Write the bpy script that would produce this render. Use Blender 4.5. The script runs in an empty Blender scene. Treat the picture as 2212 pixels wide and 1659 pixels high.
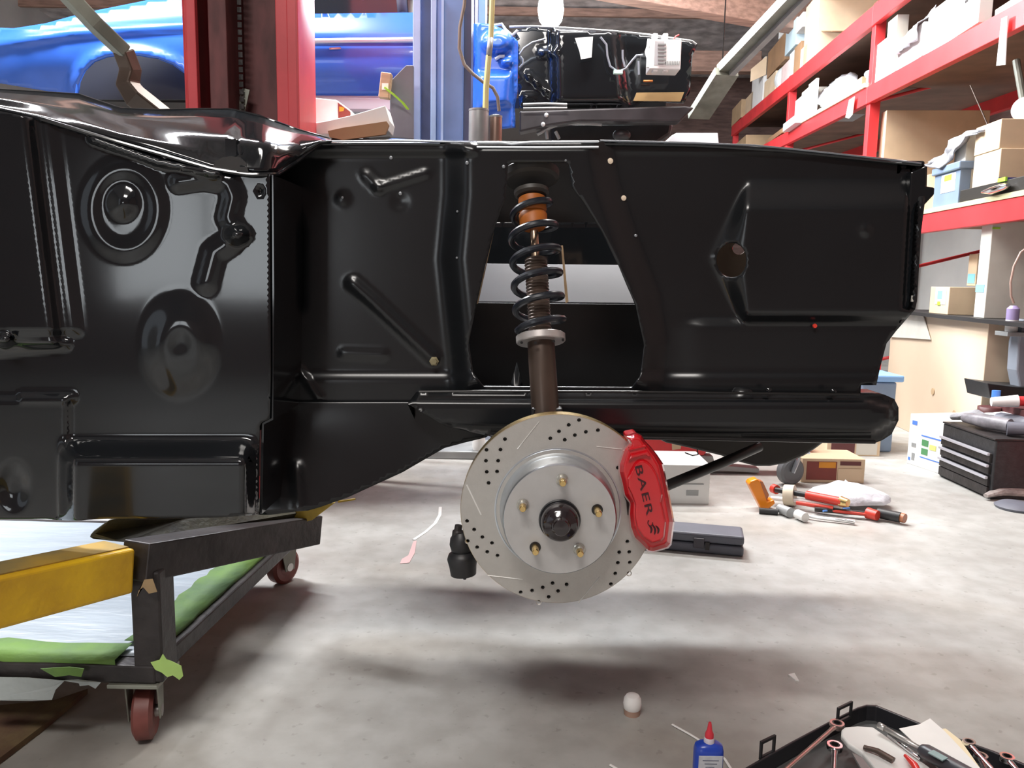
import bpy, bmesh, math, random
from mathutils import Vector, Matrix, noise
from mathutils.geometry import delaunay_2d_cdt
random.seed(7)
C = bpy.context.scene.collection
# ---------------------------------------------------------------- camera
H = 0.9; FPX = 1720.0; CX, CY = 1106.0, 829.5
cam_data = bpy.data.cameras.new('camera'); cam = bpy.data.objects.new('camera', cam_data); C.objects.link(cam)
cam_data.sensor_fit = 'HORIZONTAL'; cam_data.sensor_width = 36.0; cam_data.lens = 36.0 * FPX / 2212.0
cam_data.clip_start = 0.02; cam_data.clip_end = 100
PITCH = math.radians(7.7); ROLL = math.radians(1.0)
RM = Matrix.Rotation(math.pi / 2 - PITCH, 3, 'X') @ Matrix.Rotation(ROLL, 3, 'Z')
cam.matrix_world = Matrix.Translation((0, 0, H)) @ RM.to_4x4()
bpy.context.scene.camera = cam
# ---------------------------------------------------------------- world, exposure
w = bpy.data.worlds.new('world'); bpy.context.scene.world = w; w.use_nodes = True
w.node_tree.nodes['Background'].inputs[0].default_value = (0.80, 0.86, 0.95, 1)
w.node_tree.nodes['Background'].inputs[1].default_value = 0.55
vs = bpy.context.scene.view_settings
vs.view_transform = 'Standard'; vs.look = 'None'; vs.gamma = 1; vs.use_curve_mapping = False; vs.exposure = 0.45
bpy.context.scene.display_settings.display_device = 'sRGB'
# ---------------------------------------------------------------- ceiling lamps of the workshop
def area(name, loc, target, sx, sy, power, col=(1, 0.97, 0.93)):
    d = bpy.data.lights.new(name, 'AREA'); d.shape = 'RECTANGLE'; d.size = sx; d.size_y = sy; d.energy = power; d.color = col
    o = bpy.data.objects.new(name, d); C.objects.link(o); o.location = loc
    v = Vector(target) - Vector(loc); o.rotation_euler = v.to_track_quat('-Z', 'Y').to_euler(); return o
area('tube_light_far', (-0.6, 6.2, 4.25), (-0.6, 5.2, 0), 2.4, 0.3, 480, (0.93, 0.97, 1))
area('tube_light_left', (-2.6, 3.9, 4.2), (-1.2, 3.6, 0), 0.3, 2.4, 270, (0.97, 0.98, 1))
area('tube_light_aisle', (0.9, 4.2, 4.2), (2.4, 4.4, 0.8), 0.3, 2.4, 170, (1, 0.97, 0.93))
area('tube_light_rear', (-0.9, -1.4, 4.2), (-0.3, 1.2, 0), 2.0, 0.6, 100, (1, 0.95, 0.9))
# ---------------------------------------------------------------- pixel rays -> points of the place
def ray(x, y): return RM @ Vector(((x - CX) / FPX, -(y - CY) / FPX, -1))
def Y(x, y, d):
    k = ray(x, y); return Vector((0, 0, H)) + k * (d / k.y)
def Z(x, y, z=0.0):
    k = ray(x, y); return Vector((0, 0, H)) + k * ((z - H) / k.z)
# ---------------------------------------------------------------- materials
MC = {}
def mat(name, col, rough=0.5, metal=0.0, var=0.0, scale=8.0, bump=0.0, coat=0.0, emit=None, est=0, col2=None, alpha=1.0, trans=0.0, bscale=None, stretch=None):
    if name in MC: return MC[name]
    m = bpy.data.materials.new(name); m.use_nodes = True; nt = m.node_tree; b = nt.nodes['Principled BSDF']
    b.inputs['Base Color'].default_value = (*col, 1); b.inputs['Roughness'].default_value = rough; b.inputs['Metallic'].default_value = metal
    if coat: b.inputs['Coat Weight'].default_value = coat; b.inputs['Coat Roughness'].default_value = 0.04
    if emit: b.inputs['Emission Color'].default_value = (*emit, 1); b.inputs['Emission Strength'].default_value = est
    if trans: b.inputs['Transmission Weight'].default_value = trans
    b.inputs['Alpha'].default_value = alpha
    tc = nt.nodes.new('ShaderNodeTexCoord'); src = tc.outputs['Object']
    if stretch:
        mp = nt.nodes.new('ShaderNodeMapping'); mp.inputs['Scale'].default_value = stretch; nt.links.new(src, mp.inputs[0]); src = mp.outputs[0]
    n = nt.nodes.new('ShaderNodeTexNoise'); n.inputs['Scale'].default_value = scale; n.inputs['Detail'].default_value = 5
    nt.links.new(src, n.inputs['Vector'])
    if var or col2:
        r = nt.nodes.new('ShaderNodeValToRGB'); nt.links.new(n.outputs[0], r.inputs[0])
        c2 = col2 or tuple(max(0, c * (1 - var)) for c in col); c1 = col if col2 else tuple(min(1, c * (1 + var * .6)) for c in col)
        r.color_ramp.elements[0].position = 0.35; r.color_ramp.elements[1].position = 0.65
        r.color_ramp.elements[0].color = (*c2, 1); r.color_ramp.elements[1].color = (*c1, 1)
        nt.links.new(r.outputs[0], b.inputs['Base Color'])
    if bump:
        n2 = nt.nodes.new('ShaderNodeTexNoise'); n2.inputs['Scale'].default_value = bscale or scale * 3; n2.inputs['Detail'].default_value = 3
        nt.links.new(src, n2.inputs['Vector'])
        bp = nt.nodes.new('ShaderNodeBump'); bp.inputs['Strength'].default_value = bump; bp.inputs['Distance'].default_value = 0.01
        nt.links.new(n2.outputs[0], bp.inputs['Height']); nt.links.new(bp.outputs[0], b.inputs['Normal'])
    MC[name] = m; return m
BLACK = mat('gloss_black_paint', (0.0095, 0.011, 0.013), 0.10, var=0.15, scale=3, coat=0.15, bump=0.008, bscale=9)
APR = mat('apron_black_paint', (0.0095, 0.0105, 0.012), 0.24, var=0.2, scale=3, bump=0.02, bscale=9)
BLACKSAT = mat('satin_black', (0.013, 0.012, 0.012), 0.32, var=0.3)
RUBBER = mat('black_rubber', (0.02, 0.02, 0.022), 0.45, var=0.3)
DARKST = mat('dark_steel', (0.035, 0.03, 0.03), 0.45, 0.3, var=0.4, scale=14, bump=0.2)
STEEL = mat('brushed_steel', (0.55, 0.54, 0.52), 0.38, 0.75, var=0.08, scale=30)
CHROME = mat('chrome', (0.75, 0.75, 0.76), 0.12, 1.0, var=0.03)
ZINC = mat('zinc_plate', (0.62, 0.66, 0.70), 0.28, 0.85, var=0.12, scale=12)
GOLD = mat('yellow_zinc', (0.72, 0.52, 0.22), 0.25, 0.9, var=0.1)
YELLOW = mat('yellow_paint', (0.80, 0.50, 0.015), 0.38, var=0, col2=(0.62, 0.36, 0.015), scale=9, bump=0.25, bscale=40)
YDIRT = mat('dirty_yellow_top', (0.20, 0.16, 0.07), 0.7, col2=(0.42, 0.26, 0.04), scale=10)
GREENT = mat('green_masking_tape', (0.14, 0.27, 0.05), 0.7, col2=(0.10, 0.19, 0.08), scale=10, bump=0.3)
LIME = mat('lime_tape', (0.38, 0.70, 0.05), 0.5, var=0.1)
PLAST = mat('white_plastic_sheet', (0.36, 0.42, 0.48), 0.4, var=0.08, scale=5, bump=0.7, bscale=6, stretch=(1, 4, 1))
WHITEB = mat('white_card', (0.80, 0.80, 0.78), 0.55, var=0.05)
OFFW = mat('off_white_card', (0.66, 0.63, 0.56), 0.6, var=0.08)
CARD = mat('cardboard', (0.52, 0.36, 0.21), 0.75, var=0.12, scale=6)
CARDL = mat('pale_cardboard', (0.68, 0.52, 0.35), 0.75, var=0.1, scale=5)
CARDD = mat('brown_cardboard', (0.33, 0.19, 0.10), 0.75, var=0.15, scale=5)
REDB = mat('red_rack_paint', (0.70, 0.045, 0.05), 0.42, var=0.1, scale=6)
REDC = mat('red_caliper_paint', (0.62, 0.008, 0.015), 0.16, var=0.1, coat=0.6)
REDCOL = mat('red_column_paint', (0.58, 0.06, 0.07), 0.4, var=0.15, scale=5)
REDDK = mat('inner_column_dark_red', (0.12, 0.035, 0.035), 0.6, var=0.35, scale=6, stretch=(3, 3, 1))  # darker red for the faces inside the column
BLUEC = mat('blue_car_paint', (0.03, 0.13, 0.60), 0.26, var=0.05, coat=0.35)
BLUEP = mat('blue_column_paint', (0.12, 0.21, 0.46), 0.42, var=0.12, scale=6)
BLUED = mat('dark_blue_paint', (0.05, 0.06, 0.14), 0.5, var=0.2)
GREYP = mat('grey_plastic', (0.13, 0.135, 0.165), 0.5, var=0.1)
GREYB = mat('grey_metal', (0.33, 0.34, 0.34), 0.42, 0.3, var=0.15)
GALV = mat('galvanised_steel', (0.25, 0.26, 0.22), 0.45, 0.4, var=0.25, scale=10)
TOTE = mat('blue_grey_tote', (0.20, 0.27, 0.38), 0.45, var=0.08)
DECK = mat('wooden_shelf_deck', (0.17, 0.105, 0.075), 0.7, var=0.2, scale=5)
ORANGE = mat('orange_plastic', (0.80, 0.24, 0.01), 0.3, var=0.05)
ORANGER = mat('orange_bump_rubber', (0.42, 0.12, 0.015), 0.5, var=0.15)
REDH = mat('red_handle', (0.62, 0.05, 0.03), 0.35, var=0.1)
BROWNT = mat('strut_brown_metal', (0.10, 0.07, 0.055), 0.38, 0.5, var=0.25, scale=9)
# ---------------------------------------------------------------- mesh builder
class MB:
    def __init__(s): s.v = []; s.f = []; s.mi = []; s.ms = []; s.sm = []
    def add(s, vs, fs, m=0, smooth=False):
        b = len(s.v); s.v += [Vector(v) for v in vs]
        for f in fs: s.f.append([b + i for i in f]); s.mi.append(m); s.sm.append(smooth)
    def box(s, c, size, rot=None, m=0, taper=1.0):
        c = Vector(c); R = rot if rot else Matrix.Identity(3)
        vs = []
        for z in (-.5, .5):
            k = taper if z > 0 else 1.0
            for x, y in ((-.5, -.5), (.5, -.5), (.5, .5), (-.5, .5)):
                vs.append(c + R @ Vector((x * size[0] * k, y * size[1] * k, z * size[2])))
        s.add(vs, [(0, 3, 2, 1), (4, 5, 6, 7), (0, 1, 5, 4), (1, 2, 6, 5), (2, 3, 7, 6), (3, 0, 4, 7)], m)
    def loft(s, rings, m=0, cap=True, smooth=True, closed=True):
        n = len(rings[0]); vs = [p for r in rings for p in r]; fs = []
        for i in range(len(rings) - 1):
            for j in range(n if closed else n - 1):
                k = (j + 1) % n; fs.append((i * n + j, i * n + k, (i + 1) * n + k, (i + 1) * n + j))
        s.add(vs, fs, m, smooth)
        if cap:
            s.add(rings[0], [tuple(range(n - 1, -1, -1))], m); s.add(rings[-1], [tuple(range(n))], m)
    def tube(s, path, r, n=10, m=0, cap=True, flat=None, sq=False):
        path = [Vector(p) for p in path]; rings = []
        up = None
        for i, p in enumerate(path):
            t = (path[min(i + 1, len(path) - 1)] - path[max(i - 1, 0)]).normalized()
            if up is None:
                up = Vector((0, 0, 1)) if abs(t.z) < .9 else Vector((0, 1, 0))
            a = t.cross(up).normalized(); b = a.cross(t).normalized(); up = b
            rr = r[i] if isinstance(r, (list, tuple)) else r
            fy = flat if flat else 1
            if sq:
                rings.append([p + a * rr * x + b * rr * fy * y for x, y in ((-1, -1), (1, -1), (1, 1), (-1, 1))])
            else:
                rings.append([p + a * rr * math.cos(q) + b * rr * fy * math.sin(q) for q in [2 * math.pi * k / n for k in range(n)]])
        s.loft(rings, m, cap, smooth=not sq)
    def lathe(s, prof, origin, axis, n=32, m=0, smooth=True, cap=True):
        o = Vector(origin); ax = Vector(axis).normalized(); e = Vector((0, 0, 1)) if abs(ax.z) < .9 else Vector((1, 0, 0))
        a = ax.cross(e).normalized(); b = ax.cross(a).normalized()
        rings = [[o + ax * h + (a * math.cos(q) + b * math.sin(q)) * max(r, 1e-5) for q in [2 * math.pi * k / n for k in range(n)]] for r, h in prof]
        s.loft(rings, m, False, smooth)
        if cap: s.add(rings[0], [tuple(range(n))], m); s.add(rings[-1], [tuple(range(n - 1, -1, -1))], m)
    def prism(s, pts, off, m=0, smooth=False):
        """closed polygon of 3-D points extruded by the vector off"""
        n = len(pts); off = Vector(off); a = [Vector(p) for p in pts]; b = [p + off for p in a]
        s.add(a + b, [tuple(range(n - 1, -1, -1)), tuple(range(n, 2 * n))] + [(i, (i + 1) % n, n + (i + 1) % n, n + i) for i in range(n)], m, smooth)
    def sphere(s, c, r, m=0, n=14, sc=(1, 1, 1)):
        c = Vector(c); rings = []
        for i in range(1, n // 2 * 2 // 2 + 3):
            pass
        k = 8; prof = [(math.sin(math.pi * i / k), -math.cos(math.pi * i / k)) for i in range(k + 1)]
        rings = [[c + Vector((max(p, 1e-4) * math.cos(q) * r * sc[0], max(p, 1e-4) * math.sin(q) * r * sc[1], h * r * sc[2])) for q in [2 * math.pi * j / n for j in range(n)]] for p, h in prof]
        s.loft(rings, m, False, True)
    def build(s, name, mats, parent=None, bevel=0.0, solid=0.0, seg=2):
        me = bpy.data.meshes.new(name); me.from_pydata([tuple(v) for v in s.v], [], s.f); 
        if not isinstance(mats, (list, tuple)): mats = [mats]
        for m in mats: me.materials.append(m)
        for p, mi, sm in zip(me.polygons, s.mi, s.sm): p.material_index = min(mi, len(mats) - 1); p.use_smooth = sm
        bm = bmesh.new(); bm.from_mesh(me)
        bmesh.ops.remove_doubles(bm, verts=bm.verts, dist=1e-6)
        if not solid:
            bmesh.ops.recalc_face_normals(bm, faces=bm.faces)
            for e in bm.edges:
                if len(e.link_faces) == 2 and e.calc_face_angle(0) > 0.62: e.smooth = False
        bm.to_mesh(me); bm.free()
        o = bpy.data.objects.new(name, me); C.objects.link(o)
        if bevel:
            md = o.modifiers.new('bevel', 'BEVEL'); md.width = bevel; md.segments = seg; md.limit_method = 'ANGLE'; md.angle_limit = 0.6; md.harden_normals = False
        if solid:
            md = o.modifiers.new('solid', 'SOLIDIFY'); md.thickness = solid; md.offset = 0
        if parent:
            o.parent = parent; o.matrix_parent_inverse = Matrix.Translation(-parent_world(parent))
        return o
def parent_world(p): return Vector(p.location) if p.type == 'EMPTY' else Vector((0, 0, 0))
def thing(name, label, cat, loc=(0, 0, 0), group=None):
    o = bpy.data.objects.new(name, None); o.empty_display_size = 0.05; C.objects.link(o); o.location = loc
    return tag(o, label, cat, group)
def tag(o, label, cat, group=None):
    o['label'] = label; o['category'] = cat
    if group: o['group'] = group
    return o
def struct(o): o['kind'] = 'structure'; return o
def text(body, size, M4, m, parent, name='lettering', depth=0.0006, spacing=1.0, ax='CENTER'):
    cu = bpy.data.curves.new(name, 'FONT'); cu.body = body; cu.size = size; cu.extrude = depth; cu.align_x = ax; cu.align_y = 'CENTER'; cu.space_character = spacing
    tmp = bpy.data.objects.new(name, cu); C.objects.link(tmp)
    me = bpy.data.meshes.new_from_object(tmp.evaluated_get(bpy.context.evaluated_depsgraph_get()))
    bpy.data.objects.remove(tmp); me.transform(M4); me.materials.clear(); me.materials.append(m)
    o = bpy.data.objects.new(name, me); C.objects.link(o); o.parent = parent; o.matrix_parent_inverse = Matrix.Translation(-parent_world(parent)); return o
# ---------------------------------------------------------------- pressed-sheet panels
def inside(p, poly):
    x, y = p; c = False; n = len(poly); j = n - 1
    for i in range(n):
        xi, yi = poly[i]; xj, yj = poly[j]
        if (yi > y) != (yj > y) and x < (xj - xi) * (y - yi) / (yj - yi) + xi: c = not c
        j = i
    return c
def sdist(p, a, b):
    ax, ay = a; bx, by = b; dx, dy = bx - ax, by - ay; L = dx * dx + dy * dy
    t = 0 if L == 0 else max(0, min(1, ((p[0] - ax) * dx + (p[1] - ay) * dy) / L))
    return math.hypot(p[0] - ax - t * dx, p[1] - ay - t * dy), t
def pdist(p, poly): return min(sdist(p, poly[i], poly[(i + 1) % len(poly)])[0] for i in range(len(poly)))
def sstep(x): x = max(0, min(1, x)); return x * x * (3 - 2 * x)
def plateau(p, poly, soft): # 1 well inside, 0 outside, smooth over soft
    xs = [q[0] for q in poly]; ys = [q[1] for q in poly]
    if p[0] < min(xs) - soft or p[0] > max(xs) + soft or p[1] < min(ys) - soft or p[1] > max(ys) + soft: return 0
    d = pdist(p, poly) * (1 if inside(p, poly) else -1); return sstep(d / soft + .5)
def rib(p, pts, wd):
    d = min(sdist(p, pts[i], pts[i + 1])[0] for i in range(len(pts) - 1)); return sstep(1 - d / wd)
def ell(p, c, rx, ry, soft=.35):
    d = math.hypot((p[0] - c[0]) / rx, (p[1] - c[1]) / ry); return sstep((1 - d) / soft)
def subdiv(poly, L=14):
    out = []
    for i in range(len(poly)):
        a = poly[i]; b = poly[(i + 1) % len(poly)]; n = max(1, int(math.hypot(b[0] - a[0], b[1] - a[1]) / L))
        out += [(a[0] + (b[0] - a[0]) * k / n, a[1] + (b[1] - a[1]) * k / n) for k in range(n)]
    return out
def circ(c, rx, ry=None, n=20): return [(c[0] + rx * math.cos(2 * math.pi * k / n), c[1] + (ry or rx) * math.sin(2 * math.pi * k / n)) for k in range(n)]
def relief(name, outline, holes, d0, hf, m, parent, step=9, thick=0.003):
    ol = subdiv(outline); hs = [subdiv(h, 6) for h in holes]
    vs = []; ed = []
    for loop in [ol] + hs:
        b = len(vs); vs += loop; ed += [(b + i, b + (i + 1) % len(loop)) for i in range(len(loop))]
    xs = [q[0] for q in ol]; ys = [q[1] for q in ol]; y = min(ys) + step / 2; row = 0
    while y < max(ys):
        x = min(xs) + (step / 2 if row % 2 else 0)
        while x < max(xs):
            p = (x, y)
            if inside(p, ol) and pdist(p, ol) > step * .45 and all(not inside(p, h) and pdist(p, h) > step * .35 for h in hs): vs.append(p)
            x += step
        y += step * .87; row += 1
    r = delaunay_2d_cdt([Vector(v) for v in vs], ed, [], 0, 1e-4)
    V = [(v.x, v.y) for v in r[0]]; F = []
    for f in r[2]:
        cx = sum(V[i][0] for i in f) / len(f); cy = sum(V[i][1] for i in f) / len(f)
        if inside((cx, cy), ol) and not any(inside((cx, cy), h) for h in hs): F.append(list(f))
    P = [Y(v[0], v[1], d0 - hf(v)) for v in V]
    mb = MB(); mb.add(P, F, 0, True); mb.f = [f if ((P[f[1]] - P[f[0]]).cross(P[f[2]] - P[f[0]])).y < 0 else f[::-1] for f in mb.f]
    o = mb.build(name, m, parent, solid=thick); o.modifiers['solid'].offset = -1
    return o
# ================================================================ the setting
RA = math.radians(5.0); RU = Vector((math.sin(RA), math.cos(RA), 0)); RV = Vector((math.cos(RA), -math.sin(RA), 0)); RL = 1.95
def R3(s, wd, z): return RU * s + RV * (RL + wd) + Vector((0, 0, z))
def Wp(x, y, wd=0.0):
    k = ray(x, y); t = (RL + wd) / k.dot(RV); P = Vector((0, 0, H)) + k * t; return P.dot(RU), P.z
def Sp(x, y, s):
    k = ray(x, y); t = s / k.dot(RU); P = Vector((0, 0, H)) + k * t; return P.dot(RV) - RL, P.z
RR = Matrix((RV, RU, Vector((0, 0, 1)))).transposed()
# floor
fm = bpy.data.materials.new('concrete'); fm.use_nodes = True; nt = fm.node_tree; b = nt.nodes['Principled BSDF']
tc = nt.nodes.new('ShaderNodeTexCoord')
def nz(sc, det=6, st=None):
    n = nt.nodes.new('ShaderNodeTexNoise'); n.inputs['Scale'].default_value = sc; n.inputs['Detail'].default_value = det
    if st:
        mp = nt.nodes.new('ShaderNodeMapping'); mp.inputs['Scale'].default_value = st; nt.links.new(tc.outputs['Object'], mp.inputs[0]); nt.links.new(mp.outputs[0], n.inputs['Vector'])
    else: nt.links.new(tc.outputs['Object'], n.inputs['Vector'])
    return n
def ramp(n, a, b_, ca, cb):
    r = nt.nodes.new('ShaderNodeValToRGB'); nt.links.new(n.outputs[0], r.inputs[0]); r.color_ramp.elements[0].position = a; r.color_ramp.elements[1].position = b_
    r.color_ramp.elements[0].color = (*ca, 1); r.color_ramp.elements[1].color = (*cb, 1); return r
def mix(a, b2, fac, mode='MULTIPLY'):
    mx = nt.nodes.new('ShaderNodeMix'); mx.data_type = 'RGBA'; mx.blend_type = mode; mx.inputs[0].default_value = fac
    nt.links.new(a.outputs['Color'] if 'Color' in a.outputs else a.outputs[2], mx.inputs[6]); nt.links.new(b2.outputs[0], mx.inputs[7]); return mx
r1 = ramp(nz(1.3), .35, .68, (0.355, 0.35, 0.33), (0.50, 0.50, 0.48))
r2 = ramp(nz(14), .38, .62, (0.86, 0.85, 0.84), (1, 1, 1)); m1 = mix(r1, r2, 1.0)
r3 = ramp(nz(.9, 3, (1, 2.2, 1)), .52, .72, (1, 1, 1), (0.80, 0.70, 0.60)); m2 = mix(m1, r3, .6)
r4 = ramp(nz(42, 3), .30, .36, (0.75, 0.74, 0.72), (1, 1, 1)); m3 = mix(m2, r4, .7)
nt.links.new(m3.outputs[2], b.inputs['Base Color'])
rr = ramp(nz(3), .3, .7, (.34, .34, .34), (.6, .6, .6)); nt.links.new(rr.outputs[0], b.inputs['Roughness'])
mb = MB(); mb.box((0, 4.5, -0.05), (14, 21, 0.1)); struct(mb.build('floor', fm))
WOOD = mat('dark_brown_boards', (0.17, 0.105, 0.09), 0.75, var=0.35, scale=4, stretch=(1, 1, 6), bump=0.2)
WALLG = mat('grey_wall_paint', (0.33, 0.32, 0.30), 0.8, var=0.1, scale=2)
BEAMM = mat('brown_roof_timber', (0.34, 0.21, 0.16), 0.7, var=0.3, scale=5, stretch=(1, 6, 6))
FOIL = mat('grey_roof_insulation', (0.58, 0.55, 0.54), 0.5, 0.1, var=0.4, scale=5, bump=0.6, bscale=7)
mb = MB(); mb.box(R3(6.2, 1.55, 2.4), (0.1, 17, 4.8), RR); struct(mb.build('wall_right', WOOD))
mb = MB(); mb.box(R3(7.0, 1.48, 0.86), (0.03, 10.5, 1.72), RR); struct(mb.build('trim_1', WALLG))
mb = MB(); mb.box((-1.2, 14.05, 2.4), (15, 0.1, 4.8)); struct(mb.build('wall_far', WOOD))
mb = MB(); mb.box((-6.6, 6, 2.4), (0.1, 16, 4.8)); struct(mb.build('wall_left', WALLG))
mb = MB()
for x0, x1, z0, z1 in ((-7, -3.45, 0, 4.8), (-1.80, 7, 0, 4.8), (-3.45, -1.80, 0, .62), (-3.45, -1.80, 1.75, 4.8)):
    mb.box(((x0 + x1) / 2, -4.0, (z0 + z1) / 2), (x1 - x0, 0.1, z1 - z0))
struct(mb.build('wall_near', WOOD))
mb = MB(); f = 0.05
for a, bb in (((-3.45, .62), (-1.80, .67)), ((-3.45, 1.70), (-1.80, 1.75)), ((-3.45, .62), (-3.40, 1.75)), ((-1.85, .62), (-1.80, 1.75)), ((-2.64, .62), (-2.60, 1.75))):
    mb.box(((a[0] + bb[0]) / 2, -3.98, (a[1] + bb[1]) / 2), (bb[0] - a[0], .08, bb[1] - a[1]))
struct(mb.build('added_window_1', WHITEB))  # unseen window, added so the black panels reflect a grey patch
area('added_window_light', (-2.62, -4.2, 1.2), (-0.6, 0, 0.9), 1.62, 1.1, 20, (0.92, 0.97, 1))  # added light behind the made-up window, feeds the panel reflection
CRX = Matrix.Rotation(-.043, 3, 'X')
mb = MB(); mb.box((-0.5, 5, 4.72), (15, 20, 0.1), CRX); struct(mb.build('ceiling', FOIL))
# roof timbers
for i, (x0, y0, x1, y1, z, hh) in enumerate([(-4.5, 5.2, 3.3, 8.6, 3.52, .30), (-6.5, 11.4, 3.2, 11.0, 3.75, .26), (-6.5, 5.6, 6.0, 5.0, 4.45, .26)]):
    mb = MB(); mb.tube([(x0, y0, z), (x1, y1, z)], .09, sq=True, flat=hh / .18 )
    o = mb.build('roof_beam', BEAMM, bevel=.01)
    tag(o, ['brown timber roof beam behind the hanging bright lamp, nearer the car roofline', 'farthest brown timber roof beam running across near the back wall', 'highest brown timber roof beam nearest the camera, close under the ceiling'][i], 'roof beam', 'timber roof beams')
# purlins of the insulated roof
for i in range(7):
    mb = MB(); x = -4.2 + i * 1.4; mb.box((0, 1.5 + i * 1.9, 4.60 - (1.5 + i * 1.9 - 5) * .043), (14, .05, .10)); o = mb.build('trim_%d' % (i + 2), BEAMM); struct(o)
# hanging bright work lamp
LP = Y(1190, 12, 6.4)
t = thing('hanging_lamp', 'bright glowing lamp hanging over the far black engine bay', 'lamp', LP)
mb = MB(); mb.lathe([(0.02, .16), (.05, .14), (.085, .06), (.10, -.03), (.085, -.11), (.05, -.155), (.0, -.165)], LP, (0, 0, 1), 24); mb.build('bulb', mat('lamp_glow', (1, 1, 1), .5, emit=(.93, .97, 1), est=500), t)
mb = MB(); mb.lathe([(.05, .14), (.05, .26), (.02, .27)], LP, (0, 0, 1), 16); mb.build('socket', GREYB, t)
mb = MB(); mb.tube([LP + Vector((0, 0, .26)), (LP.x, LP.y, 4.8)], .008, 6); mb.build('cord', RUBBER, t)
# diagonal galvanised channel coming down from the roof
A_ = Y(1760, -60, 3.9); B_ = Y(1560, 150, 4.9); Cc = Y(1500, 245, 5.3)
t = thing('steel_channel', 'long grey galvanised channel slanting down from the roof beside the shelving', 'steel rail', B_)
mb = MB(); mb.tube([A_, B_], .032, sq=True, flat=.8); 
mb.build('rail', GALV, t)
mb = MB(); mb.tube([A_ + Vector((.045, 0, -.02)), B_ + Vector((.045, 0, -.02))], .018, sq=True, flat=1.6); mb.build('flange', GREYB, t)
mb = MB(); mb.tube([B_ + Vector((.02, -.03, -.02)), Cc + Vector((.02, -.03, -.02))], .07, sq=True, flat=.35); mb.build('end_plate', GALV, t)
mb = MB(); mb.tube([B_, (B_.x, B_.y, 4.8)], .004, 6); mb.build('hanger_wire', DARKST, t)
# bent square bar at the upper left
t = thing('bent_steel_bar', 'long bent grey steel arm reaching down in front of the blue car', 'steel arm', Y(290, 180, 2.2))
mb = MB(); mb.tube([Y(85, -75, 2.05), Y(205, 52, 2.12), Y(268, 112, 2.18)], .022, sq=True, flat=.8); mb.build('upper_arm', GALV, t, bevel=.004)
mb = MB(); mb.tube([Y(266, 108, 2.18), Y(282, 150, 2.2), Y(276, 182, 2.2), Y(292, 208, 2.2), Y(390, 285, 2.26)], [.021, .022, .024, .026, .026], sq=True, flat=.9); mb.build('lower_arm', BROWNT, t, bevel=.005)
# ---------------------------------------------------------------- red lift column (channel section) behind the car shell
def column_red():
    d = 3.15; a = Z(402, 1100); xs = [Y(x, 300, d).x for x in (403, 430, 600, 648)]
    t = thing('lift_column', 'tall red channel shaped lift column with dark red inside', 'lift column', ((xs[0] + xs[3]) / 2, d, 0))
    mb = MB(); hgt = 4.2
    for x0, x1, y0, y1 in ((xs[0], xs[1], d, d + .03), (xs[2] + .0, xs[2] + .045, d, d + .03), (xs[0], xs[0] + .012, d, d + .26), (xs[3] - .012, xs[3], d - .0, d + .26), (xs[0], xs[3], d + .25, d + .262)):
        mb.box(((x0 + x1) / 2, (y0 + y1) / 2, hgt / 2), (x1 - x0, y1 - y0, hgt))
    mb.box(((xs[2] + xs[3]) / 2 + .02, d + .015, hgt / 2), (xs[3] - xs[2] - .045, .03, hgt))
    mb.build('channel', REDCOL, t, bevel=.003)
    mb = MB(); mb.box(((xs[1] + xs[2]) / 2, d + .235, hgt / 2), (xs[2] - xs[1] + .06, .02, hgt)); mb.build('inner_web', REDDK, t)
    mb = MB(); mb.box((xs[1] + .075, d + .12, hgt / 2), (.07, .2, hgt)); mb.build('slide_block_guide', REDDK, t, bevel=.004)
    mb = MB(); n = 60; x = xs[1] + .125; 
    for k in range(70): mb.box((x, d + .13, 1.55 + k * .028), (.016, .006, .02), m=0)
    mb.build('lift_chain', DARKST, t)
    mb = MB(); mb.box(((xs[0] + xs[3]) / 2, d + .13, .01), (.6, .5, .02)); mb.build('base_plate', REDCOL, t, bevel=.003)
    c = Y(525, 225, d + .15); mb = MB(); mb.box(c, (.03, .01, .12), Matrix.Rotation(.25, 3, 'Y')); mb.build('perforated_strap', GALV, t)
column_red()
def column_blue():
    d = 4.15; z0 = 0
    xs = [Y(x, 300, d).x for x in (892, 908, 930, 942, 1000)]; hgt = 4.3
    t = thing('lift_column', 'tall blue two post lift column in front of the blue car', 'lift column', ((xs[0] + xs[4]) / 2, d, 0))
    mb = MB(); mb.box(((xs[0] + xs[1]) / 2, d + .02, hgt / 2), (xs[1] - xs[0], .05, hgt)); mb.box(((xs[2] + xs[3]) / 2, d + .03, hgt / 2), (xs[3] - xs[2], .07, hgt))
    mb.build('front_flange', mat('pale_blue_paint', (.33, .45, .72), .4, var=.1), t, bevel=.003)
    mb = MB(); mb.box(((xs[1] + xs[2]) / 2, d + .08, hgt / 2), (xs[2] - xs[1] + .02, .02, hgt)); mb.build('recess', BLUED, t)
    mb = MB(); mb.box(((xs[3] + xs[4]) / 2, d + .15, hgt / 2), (xs[4] - xs[3], .3, hgt)); mb.build('post', BLUEP, t, bevel=.006)
    mb = MB(); mb.box((Y(955, 300, d).x, d - .006, .75 + .7), (.012, .012, 1.6)); mb.build('pipe_strip', mat('pale_blue_paint', (.33, .45, .72), .4), t)
    mb = MB(); xe = Y(1008, 300, d).x; mb.box((xe, d + .12, 1.75), (.035, .2, 3.5)); mb.build('side_channel', BLUED, t)
    mb = MB(); mb.box(((xs[0] + xs[4]) / 2, d + .1, .012), (.62, .6, .024)); mb.build('base_plate', GREYB, t, bevel=.004)
column_blue()
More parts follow.
